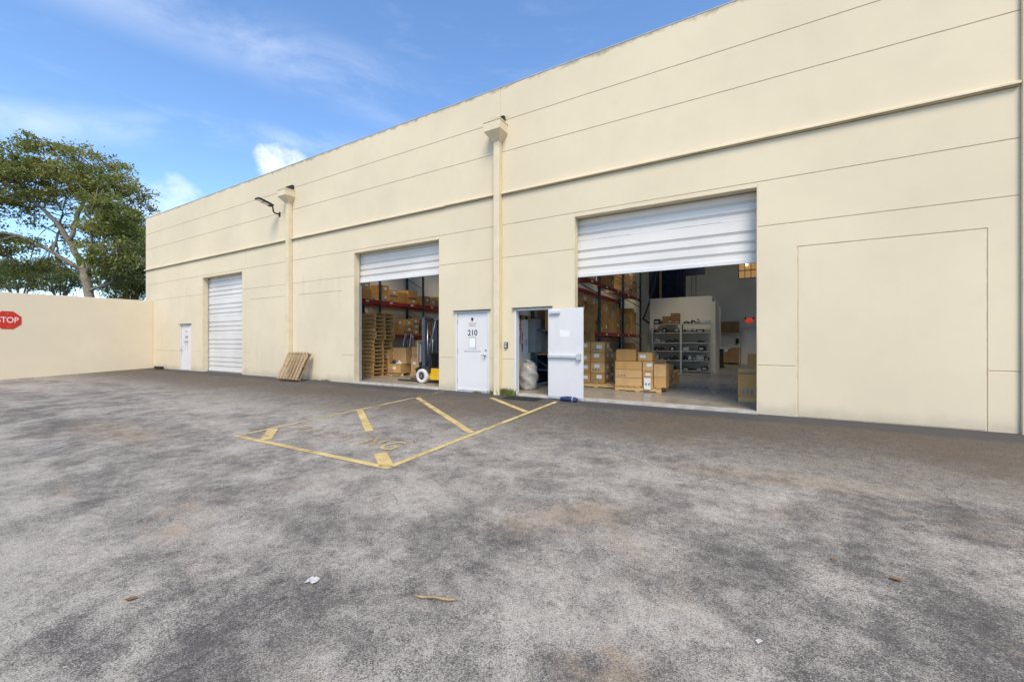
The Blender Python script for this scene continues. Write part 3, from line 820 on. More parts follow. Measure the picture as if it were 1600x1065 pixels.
def copy_tree(o, parent=None):
    c = o.copy(); COL.objects.link(c); c.parent = parent
    for ch in [k for k in bpy.data.objects if k.parent == o]: copy_tree(ch, c)
    return c
P0 = make_pallet('wooden_pallet', 'pale wooden pallet in the tall pallet stack behind the half-open door', 'pallet', group='stacked pallets inside the middle bay', seed=1)
kids0 = list(P0.children)
def place_pallet(loc, rotz, label, group, first=[True]):
    if first[0]: o = P0; first[0] = False
    else:
        o = P0.copy(); COL.objects.link(o)
        for ch in kids0:
            c = ch.copy(); COL.objects.link(c); c.parent = o
    o.location = loc; o.rotation_euler = (0, 0, rotz)
    o['label'] = label
    if group: o['group'] = group
    elif 'group' in o: del o['group']
    return o
ORD = ['lowest', 'second', 'third', 'fourth', 'fifth', 'sixth', 'seventh', 'eighth', 'ninth', 'tenth', 'eleventh', 'twelfth', 'thirteenth', 'fourteenth', 'fifteenth', 'sixteenth', 'topmost']
rr = random.Random(3)
for k in range(17):
    up = 0.09 if k >= 10 else 0.0
    place_pallet((-13.20 + up + rr.uniform(-0.02, 0.02), 10.42 + rr.uniform(-0.02, 0.03), 0.052 + k * 0.1415), rad(rr.uniform(-1.3, 1.3)),
                 'pale wooden pallet, %s%s in the tall pallet stack' % (ORD[k], '' if k in (0, 16) else ' from the floor'), 'stacked pallets inside the middle bay')
# grey pallet leaning against the wall outside
lp = make_pallet('leaning_pallet', 'weathered wooden pallet leaning against the wall beside the downpipe', 'pallet', 1.2, 1.03, 'grey_wood', None, 9, 0.115)
lp.location = (-14.46, D - 0.56, gz(-14.4, D - 0.56) + 0.02)
lp.rotation_euler = (rad(65), 0, 0)

# ------------------------------------------------------------------ cardboard boxes
def carton(x0, x1, y0, y1, z0, z1, label, group=None, rot=0.0, lab=None, seed=0, tape=True, cat='box'):
    """a taped carton with flap seam; local origin at the base centre"""
    rr = random.Random(seed * 77 + int((x0 + 40) * 91) + int(y0 * 57) + int(z0 * 131))
    cx, cy = (x0 + x1) / 2, (y0 + y1) / 2
    hx, hy, h = (x1 - x0) / 2, (y1 - y0) / 2, z1 - z0
    t = thing('cardboard_box', label, cat, (cx, cy, z0), rot, group)
    m = 'card%d' % rr.randrange(4)
    MB().box(-hx, hx, -hy, hy, 0.001, h - 0.012).build('carton_body', m, t, 0.006)
    MB().box(-hx + 0.002, hx - 0.002, -hy + 0.002, -0.003, h - 0.0118, h - 0.002).build('flap', m, t)
    MB().box(-hx + 0.002, hx - 0.002, 0.003, hy - 0.002, h - 0.0118, h - 0.002).build('flap', m, t)
    if tape:
        mb = MB().box(-hx - 0.001, hx + 0.001, -0.03, 0.03, h - 0.0019, h - 0.0009)
        mb.box(hx + 0.0005, hx + 0.0015, -0.03, 0.03, h - 0.10, h - 0.0019); mb.box(-hx - 0.0015, -hx - 0.0005, -0.03, 0.03, h - 0.10, h - 0.0019)
        mb.build('tape', 'tape', t)
    if rr.random() < 0.55:
        mb = MB(); zc = h * 0.25; q = min(hx, 0.16)
        for k in range(3): mb.box(-hx * 0.8 + k * q * 0.5, -hx * 0.8 + k * q * 0.5 + q * 0.3, -hy - 0.0012, -hy - 0.0004, zc - h * 0.1, zc + h * 0.1 * (1 + 0.4 * (k % 2)))
        mb.build('printed_mark', 'ink_grey', t); mb = MB()
        q2 = min(hy, 0.16)
        for k in range(3): mb.box(hx + 0.0004, hx + 0.0012, -hy * 0.8 + k * q2 * 0.5, -hy * 0.8 + k * q2 * 0.5 + q2 * 0.3, zc - h * 0.1, zc + h * 0.1)
        mb.build('printed_mark', 'ink_grey', t)
    if lab:
        for side in lab:
            lw, lh = min(0.16, hx), min(0.11, h * 0.35)
            zc = h * rr.uniform(0.45, 0.7)
            if side == 'x':
                yc = rr.uniform(-0.3, 0.3) * hy
                MB().box(hx + 0.001, hx + 0.002, yc - lw / 2, yc + lw / 2, zc - lh / 2, zc + lh / 2).build('label', 'paper', t)
            else:
                xc = rr.uniform(-0.3, 0.3) * hx
                MB().box(xc - lw / 2, xc + lw / 2, -hy - 0.002, -hy - 0.001, zc - lh / 2, zc + lh / 2).build('label', 'paper', t)
    return t
FZ = 0.051
# right-hand bay: three pallets one behind the other, loaded with cartons
GP = 'pallets of cartons inside the right-hand bay'
for k, y0 in enumerate((10.86, 12.05, 13.22)):
    pal = place_pallet((-3.07 + 0.0 * k, y0, FZ + 0.002), 0, ['front', 'middle', 'rear'][k] + ' wooden pallet of the carton row in the large open bay', None)
zp = FZ + 0.002 + 0.128
g1 = 'cartons on the pallets in the large open bay'
lb = 'brown carton stacked on the pallets in the large open bay'
for k in range(3): carton(-3.06, -2.36, 10.88, 11.45, zp + k * 0.222, zp + 0.218 + k * 0.222, ('bottom', 'middle', 'top')[k] + ' long flat carton of the three-high stack on the front pallet', 'flat cartons on the front pallet', 0, None, k)
carton(-3.04, -2.52, 10.90, 11.42, zp + 0.668, zp + 0.668 + 0.31, 'big square carton on top of the flat cartons on the front pallet', None, 0.02, None, 4)
carton(-2.48, -2.10, 10.98, 11.40, zp + 0.668, zp + 0.90, 'small open carton beside the big square one on the front pallet', None, -0.05, 'y', 5)
for k, (a, b) in enumerate(((0.0, 0.24), (0.243, 0.42), (0.423, 0.66))):
    carton(-2.34, -2.08, 10.90, 11.35, zp + a, zp + b, ('bottom', 'middle', 'top')[k] + ' small carton in the narrow middle column on the front pallet', 'narrow middle column of cartons', 0.0, 'y', 6 + k)
for k, (a, b) in enumerate(((0.0, 0.27), (0.273, 0.60))):
    carton(-2.06, -1.76, 10.89, 11.40, zp + a, zp + b, ('lower', 'upper')[k] + ' carton in the aisle-side column of the front pallet', 'right-hand column of cartons', 0.0, None, 9 + k)
sgn = thing('paper_bag', 'white printed paper bag hanging between cartons on the front pallet', 'bag', (-2.21, 10.86, zp - 0.06))
MB().box(-0.085, 0.085, -0.022, 0.012, 0.0, 0.30).build('bag_body', 'paper', sgn, 0.008)
scribble(sgn, 0.0, 0.15, 0.11, 0.10, -0.0225, 'ink', 77)
rr = random.Random(12)
for py in (12.05, 13.22):
    for ix in range(3):
        for iy in range(2):
            z = zp
            for lv in range(rr.choice((1, 2, 2))):
                h = rr.uniform(0.2, 0.32)
                x0 = -3.05 + ix * 0.40; y0 = py + 0.02 + iy * 0.49
                carton(x0 + rr.uniform(0, 0.02), x0 + 0.37, y0, y0 + 0.45, z, z + h, '%s carton on the %s pallet of the carton row' % (('lower', 'upper')[lv], 'middle' if py < 13 else 'rear'), g1, rr.uniform(-0.04, 0.04), rr.choice(('', 'x', 'y')), ix * 7 + iy)
                z += h + 0.003
# tall carton column left, just inside the doorway, on its own pallets
place_pallet((-4.33, 11.25, FZ + 0.002), rad(0), 'wooden pallet under the carton tower beside the open door leaf', None)
for ix, x0 in enumerate((-4.30, -3.88)):
    z = zp
    for lv in range(4):
        h = 0.292
        carton(x0, x0 + 0.40, 11.28, 11.80, z, z + h, '%s carton in the %s column of the tower beside the open door leaf' % (('lowest', 'second', 'third', 'top')[lv], ('rack side', 'aisle side')[ix]), 'carton tower by the open door', 0, 'xy', lv * 3 + ix)
        z += h + 0.003
for ix in range(2):
    z = zp
    for lv in range(3):
        carton(-4.30 + ix * 0.42, -3.90 + ix * 0.42, 11.83, 12.22, z, z + 0.29, '%s carton in the second row of the tower, %s' % (('lowest', 'middle', 'top')[lv], ('towards the rack', 'towards the aisle')[ix]), 'carton tower by the open door', 0, 'x', lv * 5 + ix); z += 0.293
# boxes at the right jamb
carton(-0.14, 0.62, 10.20, 10.75, FZ + 0.10, FZ + 0.60, 'large carton on the floor by the right door jamb', None, 0, None, 3)
B('skid', -0.38, 0.38, -0.27, 0.27, -0.10, -0.001, 'card3', bpy.data.objects[[o.name for o in bpy.data.objects if o.get('label') == 'large carton on the floor by the right door jamb'][0]])
carton(-0.16, 0.55, 10.85, 11.4, FZ, FZ + 0.68, 'carton standing behind the large one at the right jamb', None, 0.05, None, 31)
carton(0.05, 0.60, 12.2, 12.75, FZ, FZ + 0.98, 'tall carton deepest of the three by the right jamb', None, 0.0, None, 32)

# ------------------------------------------------------------------ pallet racks
def rack(name, label, xf, xb, posts, beams, loc_y):
    r = thing(name, label, 'rack', (xf, loc_y, FZ))
    for y in posts:
        y -= loc_y
        for x in (0.0, xb - xf):
            MB().box(x - 0.04, x + 0.04, y - 0.04, y + 0.04, 0.008, 5.2).build('upright', 'rack_blue', r, 0.004)
            MB().box(x - 0.07, x + 0.07, y - 0.07, y + 0.07, 0, 0.0075).build('foot_plate', 'rack_blue', r)
        z = 0.3
        while z < 4.9:
            MB().tube((-0.03 if xb < xf else 0.03, y, z), ((xb - xf) * 0.97, y, z + 0.55), 0.018, n=6).build('brace', 'rack_blue', r); z += 0.9
    for z0 in beams:
        for a, b in zip(posts[:-1], posts[1:]):
            for x in (0.035, xb - xf - 0.035):
                bm_ = MB().box(x - 0.025, x + 0.025, a - loc_y + 0.042, b - loc_y - 0.042, z0 - FZ, z0 - FZ + 0.13).build('beam', 'rack_red', r, 0.004)
                if x > 0:
                    L = b - a
                    for q in (0.22, 0.7):
                        MB().box(x + 0.0255, x + 0.0265, a - loc_y + L * q - 0.09, a - loc_y + L * q + 0.09, z0 - FZ + 0.03, z0 - FZ + 0.10).build('beam_label', 'paper', bm_)
            for q in range(5):
                yq = a - loc_y + 0.2 + q * (b - a - 0.4) / 4
                MB().box(xb - xf + 0.06, -0.02, yq - 0.05, yq + 0.05, z0 - FZ + 0.131, z0 - FZ + 0.145).build('deck_slat', 'zinc', r)
    return r
rack('pallet_rack', 'red and dark blue pallet rack full of cartons in the large open bay', -4.42, -5.42, [10.6, 13.75, 16.9, 20.1], [1.56, 3.28], 10.6)
rack('pallet_rack', 'red and dark blue pallet rack behind the pallet stack in the middle bay', -13.72, -14.78, [9.9, 12.3, 15.0, 17.7, 20.4], [1.55, 3.01], 9.9)
def fill_shelf(xf, xb, y0, y1, z, hmax, label, group, seed, lab='x', fillp=1.0, hmin=0.35):
    rr = random.Random(seed); y = y0
    while y < y1 - 0.35:
        wd = rr.uniform(0.38, 0.62)
        if y + wd > y1: break
        if rr.random() < fillp:
            zz = z; top = z + rr.uniform(hmin, hmax)
            while zz < top - 0.16:
                h = min(rr.uniform(0.24, 0.5), top - zz)
                carton(xb + 0.35, xf - rr.uniform(0.0, 0.10), y, y + wd - 0.02, zz, zz + h, label, group, rr.uniform(-0.02, 0.02), lab if rr.random() < 0.7 else None, seed)
                zz += h + 0.003
        y += wd
zd1, zd2 = 1.56 + 0.147, 3.28 + 0.147
fill_shelf(-4.42, -5.42, 10.7, 13.7, zd1, 1.35, 'carton on the middle level of the large rack, bay next to the doorway', 'cartons on the large bay rack, middle level', 1, 'x', 1.0, 1.0)
fill_shelf(-4.42, -5.42, 13.8, 16.8, zd1, 1.25, 'carton on the middle level of the large rack, second bay', 'cartons on the large bay rack, middle level', 2, 'x', 1.0, 0.8)
fill_shelf(-4.42, -5.42, 17.0, 20.0, zd1, 1.2, 'carton on the middle level of the large rack, deepest bay', 'cartons on the large bay rack, middle level', 3, None, 0.95, 0.7)
fill_shelf(-4.42, -5.42, 10.7, 13.7, zd2, 0.7, 'carton on the top level of the large rack, bay next to the doorway', 'cartons on the large bay rack, top level', 4, 'x', 0.8)
fill_shelf(-4.42, -5.42, 13.8, 16.8, zd2, 1.1, 'carton on the top level of the large rack, second bay', 'cartons on the large bay rack, top level', 5, 'x', 0.6)
fill_shelf(-4.42, -5.42, 17.0, 20.0, zd2, 1.1, 'carton on the top level of the large rack, deepest bay', 'cartons on the large bay rack, top level', 6, 'x', 1.0, 0.8)
fill_shelf(-4.50, -5.42, 13.9, 16.8, FZ, 1.2, 'carton on the floor under the large rack, second bay', 'cartons under the large bay rack', 7, None, 0.9)
fill_shelf(-4.50, -5.42, 17.0, 20.0, FZ, 1.3, 'carton on the floor under the large rack, deepest bay', 'cartons under the large bay rack', 8, None, 0.9)
zm1, zm2 = 1.55 + 0.147, 3.01 + 0.147
fill_shelf(-13.72, -14.78, 10.9, 12.2, zm2, 0.75, 'white-labelled carton, top level of the middle bay rack, over the pallet stack', 'cartons on the middle bay rack, top level', 11, 'x', 1.0, 0.6)
fill_shelf(-13.72, -14.78, 12.4, 14.9, zm2, 0.8, 'white-labelled carton, top level of the middle bay rack, behind the step ladder', 'cartons on the middle bay rack, top level', 12, 'x', 0.85, 0.5)
fill_shelf(-13.72, -14.78, 15.1, 17.6, zm2, 0.6, 'white-labelled carton, top level of the middle bay rack, behind the forklift', 'cartons on the middle bay rack, top level', 13, 'x', 0.9, 0.5)
fill_shelf(-13.72, -14.78, 12.4, 14.9, zm1, 0.85, 'carton on the lower level of the middle bay rack, behind the step ladder', 'cartons on the middle bay rack, lower level', 14, 'x', 1.0, 0.7)
fill_shelf(-13.72, -14.78, 15.1, 17.6, zm1, 0.85, 'carton on the lower level of the middle bay rack, behind the forklift', 'cartons on the middle bay rack, lower level', 15, 'x', 0.9, 0.7)
# pile of cartons on a pallet in the middle bay
place_pallet((-12.45, 11.10, FZ + 0.002), rad(4), 'wooden pallet under the carton pile in front of the forklift', None)
place_pallet((-11.15, 11.45, FZ + 0.002), rad(0), 'second wooden pallet of the carton pile, beside the forklift mast', None)
gm = 'carton pile in the middle bay'
carton(-12.42, -11.95, 11.15, 11.7, zp, zp + 0.5, 'tall carton with white label, bottom of the pile beside the pallet stack', gm, 0.05, 'xy', 1)
carton(-12.40, -11.97, 11.15, 11.65, zp + 0.503, zp + 0.86, 'white-topped carton upon the tall one beside the pallet stack', gm, 0.0, 'xy', 2)
carton(-11.93, -11.30, 11.10, 11.65, zp, zp + 0.34, 'low carton carrying the purple wrapping in the carton pile', gm, 0.03, 'y', 3)
carton(-11.95, -11.25, 11.35, 11.9, zp + 0.343, zp + 0.95, 'widest plain carton in the middle of the carton pile', gm, 0.0, None, 4)
carton(-11.12, -10.62, 11.48, 12.1, zp, zp + 0.55, 'bottom carton of the pile, next to the forklift mast', gm, 0.0, 'xy', 5)
carton(-11.10, -10.60, 11.50, 12.1, zp + 0.553, zp + 1.0, 'second carton of the pile, next to the forklift mast', gm, 0.06, 'x', 6)
carton(-10.95, -10.62, 11.55, 11.95, zp + 1.003, zp + 1.24, 'small carton on top of the pile beside the forklift', None, -0.05, 'xy', 7)
ct = thing('cloth_bundle', 'purple and white plastic wrapping lying on the carton pile', 'wrapping', (-11.62, 11.24, zp + 0.343))
rr = random.Random(5)
for nm, mt, dx in (('purple_film', 'blue_cloth', -0.12), ('white_film', 'paper', 0.14)):
    mb = MB(); nv = 9
    for j in range(nv):
        for i in range(nv):
            u_, v_ = i / (nv - 1) - 0.5, j / (nv - 1) - 0.5
            mb.v.append((dx + u_ * 0.34, v_ * 0.2, max(0.003, 0.14 * math.exp(-9 * (u_ * u_ + v_ * v_)) * rr.uniform(0.5, 1.2))))
    for j in range(nv - 1):
        for i in range(nv - 1): mb.f.append((j * nv + i, j * nv + i + 1, (j + 1) * nv + i + 1, (j + 1) * nv + i))
    mb.build(nm, mt, ct, smooth=True)
# step ladder
ld = thing('step_ladder', 'aluminium step ladder standing open behind the carton pile', 'ladder', (-12.35, 12.6, FZ))
for s, nm in ((-1, 'front_rail'), (1, 'front_rail')):
    MB().tube((s * 0.24, -0.35, 0), (s * 0.16, 0.0, 1.68), 0.02, n=6).build(nm, 'zinc', ld)
    MB().tube((s * 0.24, 0.40, 0), (s * 0.16, 0.03, 1.66), 0.016, n=6).build('rear_rail', 'zinc', ld)
for k in range(5):
    t_ = (k + 1) / 6
    MB().box(-0.24 + 0.08 * t_, 0.24 - 0.08 * t_, -0.35 + 0.35 * t_ - 0.04, -0.35 + 0.35 * t_ + 0.04, 1.68 * t_ - 0.012, 1.68 * t_ + 0.012).build('tread', 'zinc', ld)
MB().box(-0.19, 0.19, -0.08, 0.10, 1.68, 1.72).build('top_cap', 'weed', ld, 0.006)

# ------------------------------------------------------------------ forklift
fk = thing('forklift', 'yellow forklift with white tyres parked inside the middle doorway', 'forklift', (-8.88, 9.72, FZ))
body = MB().prism([(-0.02, 0.22), (0.03, 0.47), (1.95, 0.47), (2.05, 0.40), (2.05, 0.14), (0.24, 0.10)], 0.06, 0.98).build('chassis', 'forklift_yellow', fk, 0.02)
MB().prism([(1.25, 0.475), (1.25, 0.86), (1.95, 0.92), (2.12, 0.7), (2.12, 0.475)], 0.03, 1.01).build('counterweight', 'forklift_yellow', fk, 0.04)
MB().box(0.05, 0.62, 0.08, 0.96, 0.475, 0.50).build('floor_plate', 'dark_metal', fk)
MB().prism([(0.10, 0.475), (0.10, 0.92), (0.20, 0.95), (0.30, 0.475)], 0.10, 0.94).build('dashboard', 'black', fk, 0.015)
def wheel(x, y0, y1, r, par):
    prof = [(0.0, r * 0.55), (0.0, r * 0.93), (0.02, r), (y1 - y0 - 0.02, r), (y1 - y0, r * 0.93), (y1 - y0, r * 0.55)]
    nseg = 28; mb = MB()
    for i in range(nseg):
        a = 2 * math.pi * i / nseg
        for t_, q in prof: mb.v.append((x + q * math.cos(a), y0 + t_, r + q * math.sin(a)))
    m = len(prof)
    for i in range(nseg):
        j = (i + 1) % nseg
        for k in range(m): mb.f.append((i * m + k, i * m + (k + 1) % m, j * m + (k + 1) % m, j * m + k))
    ty = mb.build('wheel', 'tyre_white', par, smooth=True)
    MB().tube((x, y0 + 0.03, r), (x, y1 - 0.03, r), r * 0.56, n=24).build('rim', 'dark_metal', ty)
    for k in range(6):
        a = k * math.pi / 3
        MB().tube((x + 0.32 * r * math.cos(a), y0 + 0.031, r + 0.32 * r * math.sin(a)), (x + 0.32 * r * math.cos(a), y0 + 0.012, r + 0.32 * r * math.sin(a)), 0.016, n=6).build('wheel_nut', 'steel', ty)
    MB().tube((x, y0 + 0.031, r), (x, y0 - 0.002, r), r * 0.17, n=12).build('hub', 'steel', ty)
for y0 in (-0.10, 0.94): wheel(0.0, y0, y0 + 0.18, 0.225, fk)
for y0 in (-0.02, 0.86): wheel(1.55, y0, y0 + 0.18, 0.20, fk)
MB().prism([(-0.26 + 0.52 * i / 8, 0.25 + math.sqrt(max(0, 0.27 ** 2 - (-0.26 + 0.52 * i / 8) ** 2))) for i in range(9)] + [(0.27, 0.46), (0.29, 0.52), (-0.05, 0.545), (-0.29, 0.46)], -0.06, 0.06).build('mudguard', 'dark_metal', fk)
for y in (0.12, 0.90):
    MB().tube((0.0, y, 0.50), (0.42, y, 2.0), 0.032, n=8).build('guard_pillar', 'mast_grey', fk, smooth=True)
    MB().tube((1.35, y, 0.90), (1.28, y, 2.0), 0.030, n=8).build('guard_pillar', 'dark_metal', fk, smooth=True)
og = MB().box(0.36, 1.34, 0.08, 0.14, 1.99, 2.05).box(0.36, 1.34, 0.88, 0.94, 1.99, 2.05).build('overhead_guard', 'mast_grey', fk, 0.008)
for k in range(7): MB().box(0.38 + k * 0.15, 0.41 + k * 0.15, 0.141, 0.879, 2.0, 2.04).build('guard_bar', 'dark_metal', og)
for y in (0.22, 0.80):
    MB().box(-0.22, -0.10, y - 0.05, y + 0.05, 0.06, 2.10).build('mast_rail', 'mast_grey', fk, 0.008)
    MB().box(-0.34, -0.26, y - 0.06, y + 0.06, 0.05, 0.65).build('fork_shank', 'dark_metal', fk, 0.006)
    MB().box(-1.30, -0.2605, y - 0.055, y + 0.055, 0.015, 0.05).build('fork', 'dark_metal', fk, 0.006)
MB().box(-0.22, -0.10, 0.271, 0.749, 2.02, 2.09).build('mast_crosshead', 'mast_grey', fk, 0.006)
for k in range(7): MB().box(-0.31, -0.27, 0.06 + k * 0.14, 0.09 + k * 0.14, 0.66, 1.25).build('load_backrest_bar', 'steel', fk)
MB().box(-0.315, -0.265, 0.05, 0.95, 1.251, 1.29).build('load_backrest_top', 'steel', fk)
MB().box(-0.26, -0.221, 0.10, 0.92, 0.30, 0.38).box(-0.26, -0.221, 0.10, 0.92, 0.58, 0.65).build('carriage', 'dark_metal', fk)
for y in (0.38, 0.64): MB().tube((-0.16, y, 0.15), (-0.16, y, 1.9), 0.028, n=8).build('lift_cylinder', 'steel', fk, smooth=True)
for k in range(6): MB().tube((-0.13, 0.30 + 0.08 * k, 0.7), (-0.13, 0.30 + 0.08 * k, 2.0), 0.010, n=5).build('hydraulic_hose', 'black', fk)
MB().prism([(0.62, 0.50), (0.62, 0.70), (1.10, 0.74), (1.22, 1.25), (1.32, 1.25), (1.24, 0.50)], 0.28, 0.74).build('seat', 'black', fk, 0.03)
st_ = MB()
for i in range(16):
    a, b = 2 * math.pi * i / 16, 2 * math.pi * (i + 1) / 16
    st_.tube((0.38 + 0.06 * math.cos(a), 0.5 + 0.17 * math.sin(a), 1.08 + 0.15 * math.cos(a)), (0.38 + 0.06 * math.cos(b), 0.5 + 0.17 * math.sin(b), 1.08 + 0.15 * math.cos(b)), 0.014, n=6)
st_.tube((0.20, 0.5, 0.92), (0.38, 0.5, 1.08), 0.02, n=6)
st_.build('steering_wheel', 'black', fk)
for k in range(3): MB().tube((0.28, 0.72 + 0.05 * k, 0.9), (0.33, 0.74 + 0.05 * k, 1.12), 0.009, n=5).build('lever', 'steel', fk)
carton(-8.22, -7.85, 9.86, 10.2, FZ + 0.478, FZ + 0.80, 'small carton standing on the forklift floor beside the seat', None, 0, 'xy', 55)

# ------------------------------------------------------------------ deep inside the right-hand bay
rm = thing('office_box', 'pale grey flat-roofed office box standing inside the large bay', 'room', (-3.85, 19.45, FZ))
B('front_wall', 0, 2.60, 0, 0.12, 0, 3.30, 'inner_box', rm)
B('side_wall', 2.602, 2.72, 0.0, 4.5, 0, 3.06, 'inner_box', rm)
B('side_wall', 0, 0.12, 0.122, 4.5, 0, 3.2, 'inner_box', rm)
B('roof', 0.125, 2.60, 0.125, 4.5, 3.18, 3.28, 'inner_box', rm)
# two bays of open shelving with oddments
sh_items = []
for sx, lab_ in ((-3.62, 'left'), (-2.42, 'right')):
    sh = thing('metal_shelving', 'grey open metal shelving, the unit %s the office box' % ('with the wicker baskets against' if lab_ == 'left' else 'nearest the corner of'), 'shelving', (sx, 18.75, FZ))
    for x in (0.0, 1.165):
        for y in (0.0, 0.465):
            MB().box(x, x + 0.035, y, y + 0.035, 0, 2.12 if lab_ == 'left' else 2.16).build('post', 'shelf_grey', sh)
    for z in (0.05, 0.48, 0.88, 1.24, 1.68, 2.06):
        MB().box(0.002, 1.198, -0.004, 0.504, z, z + 0.03).build('shelf', 'shelf_grey', sh, 0.003)
    rr = random.Random(41 if lab_ == 'left' else 42)
    for z in (0.081, 0.511, 0.911, 1.271, 1.711, 2.091):
        x = 0.06
        while x < 1.0:
            wd = rr.uniform(0.12, 0.34)
            if x + wd > 1.14: break
            if rr.random() < (0.55 if (lab_ == 'right' and z in (0.911, 1.271)) else 0.97):
                h = rr.uniform(0.09, 0.28); kind = rr.randrange(3)
                mt = rr.choice(('black', 'dark_metal', 'brown_thing', 'black', 'navy', 'grey_cabinet'))
                it = thing('spare_part', 'small dark spare part lying on the grey metal shelving', 'spare part', (sx + x, 18.80, FZ + z), rr.uniform(-0.1, 0.1), 'oddments on the metal shelving')
                if kind == 0:
                    MB().box(0, wd, 0, 0.3, 0, h).build('case', mt, it, 0.03)
                    MB().box(wd * 0.2, wd * 0.8, -0.004, -0.0005, h * 0.3, h * 0.6).build('face_plate', 'shelf_grey', it)
                elif kind == 1:
                    MB().path([(0, 0.1, 0.03), (wd * 0.3, 0.05, h * 0.7), (wd * 0.7, 0.12, h * 0.5), (wd, 0.1, 0.03)], [0.028, 0.04, 0.035, 0.028], 7).build('pipe', mt, it, smooth=True)
                    MB().tube((wd * 0.3, 0.05, 0), (wd * 0.3, 0.05, h * 0.7), 0.03).build('flange', 'dark_metal', it)
                else:
                    MB().prism([(0, 0), (wd, 0), (wd * 0.9, h * 0.6), (wd * 0.55, h), (wd * 0.2, h * 0.7)], 0, 0.28).build('housing', mt, it, 0.02)
                    MB().tube((wd * 0.5, -0.02, h * 0.4), (wd * 0.5, 0.0, h * 0.4), h * 0.2).build('port', 'steel', it)
            x += wd + 0.015
for k, (x, w_, h) in enumerate(((-3.20, 0.42, 0.34), (-2.84, 0.44, 0.46))):
    bk = thing('wicker_basket', ('lower' if k == 0 else 'taller') + ' brown basket standing on top of the metal shelving', 'basket', (x, 18.80, FZ + 2.092))
    MB().prism([(0.03, 0), (w_ * 0.8 - 0.03, 0), (w_ * 0.8, h), (0, h)], 0, 0.4).build('basket_body', 'brown_thing', bk, 0.01)
    for q in range(4): B('weave_band', -0.004, w_ * 0.8 + 0.004, -0.006, -0.001, h * (0.15 + 0.22 * q), h * (0.15 + 0.22 * q) + 0.03, 'cabinet_wood', bk)
# dark mezzanine store behind the box with a timber post
mz = thing('mezzanine_store', 'dark curtained storage loft above and behind the office box', 'loft', (-4.3, 21.5, FZ))
B('curtain', 0.0, 1.75, 0.0, 0.05, 3.3, 6.4, 'navy', mz)
for k in range(12): MB().tube((0.08 + k * 0.145, -0.02, 3.3), (0.08 + k * 0.145, -0.02, 6.4), 0.045, n=6).build('curtain_fold', 'navy', mz, smooth=True)
B('timber_post', 0.55, 0.65, -0.20, -0.10, 0, 6.4, 'cabinet_wood', mz)
B('upper_panel', 1.752, 2.6, 0.0, 0.05, 4.55, 6.4, 'navy', mz)
hs = MB().path([(-3.75, 18.9, 2.2), (-3.95, 18.9, 2.35), (-4.1, 19.2, 2.4), (-3.9, 19.35, 3.0), (-3.82, 20.6, 4.2), (-3.8, 21.2, 5.2)], [0.045] * 6, 8).build('black_hose', 'black', None, smooth=True)
tag(hs, 'thick black hose climbing up behind the office box', 'hose')
# back wall: cabinets, door, EXIT sign, amber window, conduits
kc = thing('kitchen_cabinets', 'light wooden wall and base cabinets at the far back wall', 'cabinet', (-1.32, 26.7, FZ))
for nm, z0, z1, dp in (('wall_cabinet', 1.85, 2.50, 0.25), ('base_cabinet', 0.08, 0.95, 0.0)):
    c_ = B(nm, 0, 1.0, dp, 0.59, z0, z1, 'cabinet_wood', kc, 0.005)
    for k in range(2): B('cabinet_door', 0.01 + k * 0.495, 0.485 + k * 0.495, dp - 0.02, dp - 0.001, z0 + 0.02, z1 - 0.02, 'cabinet_wood', c_, 0.004)
B('worktop', -0.02, 1.02, -0.03, 0.59, 0.952, 0.99, 'shelf_grey', kc)
dp_ = thing('soap_dispenser', 'small black dispenser on the wall above the base cabinets', 'dispenser', (-0.42, 27.29, 1.25))
B('dispenser_body', -0.08, 0.08, -0.12, -0.001, 0, 0.3, 'black', dp_, 0.01); B('dispenser_tray', -0.06, 0.06, -0.15, -0.121, 0.0, 0.06, 'dark_metal', dp_)
bd = thing('back_door', 'white half-glazed door under the red EXIT sign on the far wall', 'door', (-0.23, 27.29, FZ))
B('leaf', 0.04, 0.80, -0.05, -0.001, 0, 2.08, 'white_paint', bd, 0.004)
B('pane', 0.16, 0.66, -0.056, -0.0505, 1.0, 2.0, 'zinc', bd)
MB().box(0, 0.039, -0.07, -0.001, 0, 2.13).box(0.801, 0.84, -0.07, -0.001, 0, 2.13).box(0.04, 0.80, -0.07, -0.001, 2.085, 2.13).build('frame', 'white_frame', bd)
MB().tube((0.72, -0.05, 1.0), (0.72, -0.11, 1.0), 0.03).build('knob', 'steel', bd)
ex = thing('exit_sign', 'small glowing red EXIT sign above the far door', 'sign', (0.19, 27.29, 2.50))
B('sign_body', -0.17, 0.17, -0.06, -0.001, 0, 0.22, 'exit_red', ex, 0.02)
text('lettering', 'EXIT', 0.15, 'paper', ex, (0, -0.062, 0.11), RX, 0.001)
for s in (-1, 1): MB().tube((s * 0.20, -0.05, 0.24), (s * 0.20, -0.12, 0.22), 0.045, 0.055, 10).build('emergency_lamp', 'dark_metal', ex)
aw = thing('amber_window', 'amber lit window with dark glazing bars high on the far wall', 'window', (-0.36, 27.29, 5.06))
for i in range(3):
    for j in range(2):
        B('pane', 0.03 + i * 0.31, 0.31 + i * 0.31, -0.02, -0.002, 0.03 + j * 0.46, 0.44 + j * 0.46, 'amber_glass', aw)
fm = MB()
for i in range(4): fm.box(i * 0.31 - 0.0, i * 0.31 + 0.029, -0.05, -0.001, 0, 0.95)
fm.build('upright_bar', 'dark_metal', aw)
for j in range(3): B('cross_bar', 0.0, 0.96, -0.046, -0.0015, j * 0.46, j * 0.46 + 0.029, 'dark_metal', aw)
MB().tube((0.42, -0.10, 0.80), (0.42, -0.06, 0.80), 0.05, n=12).build('lamp', 'lamp_lens', aw)
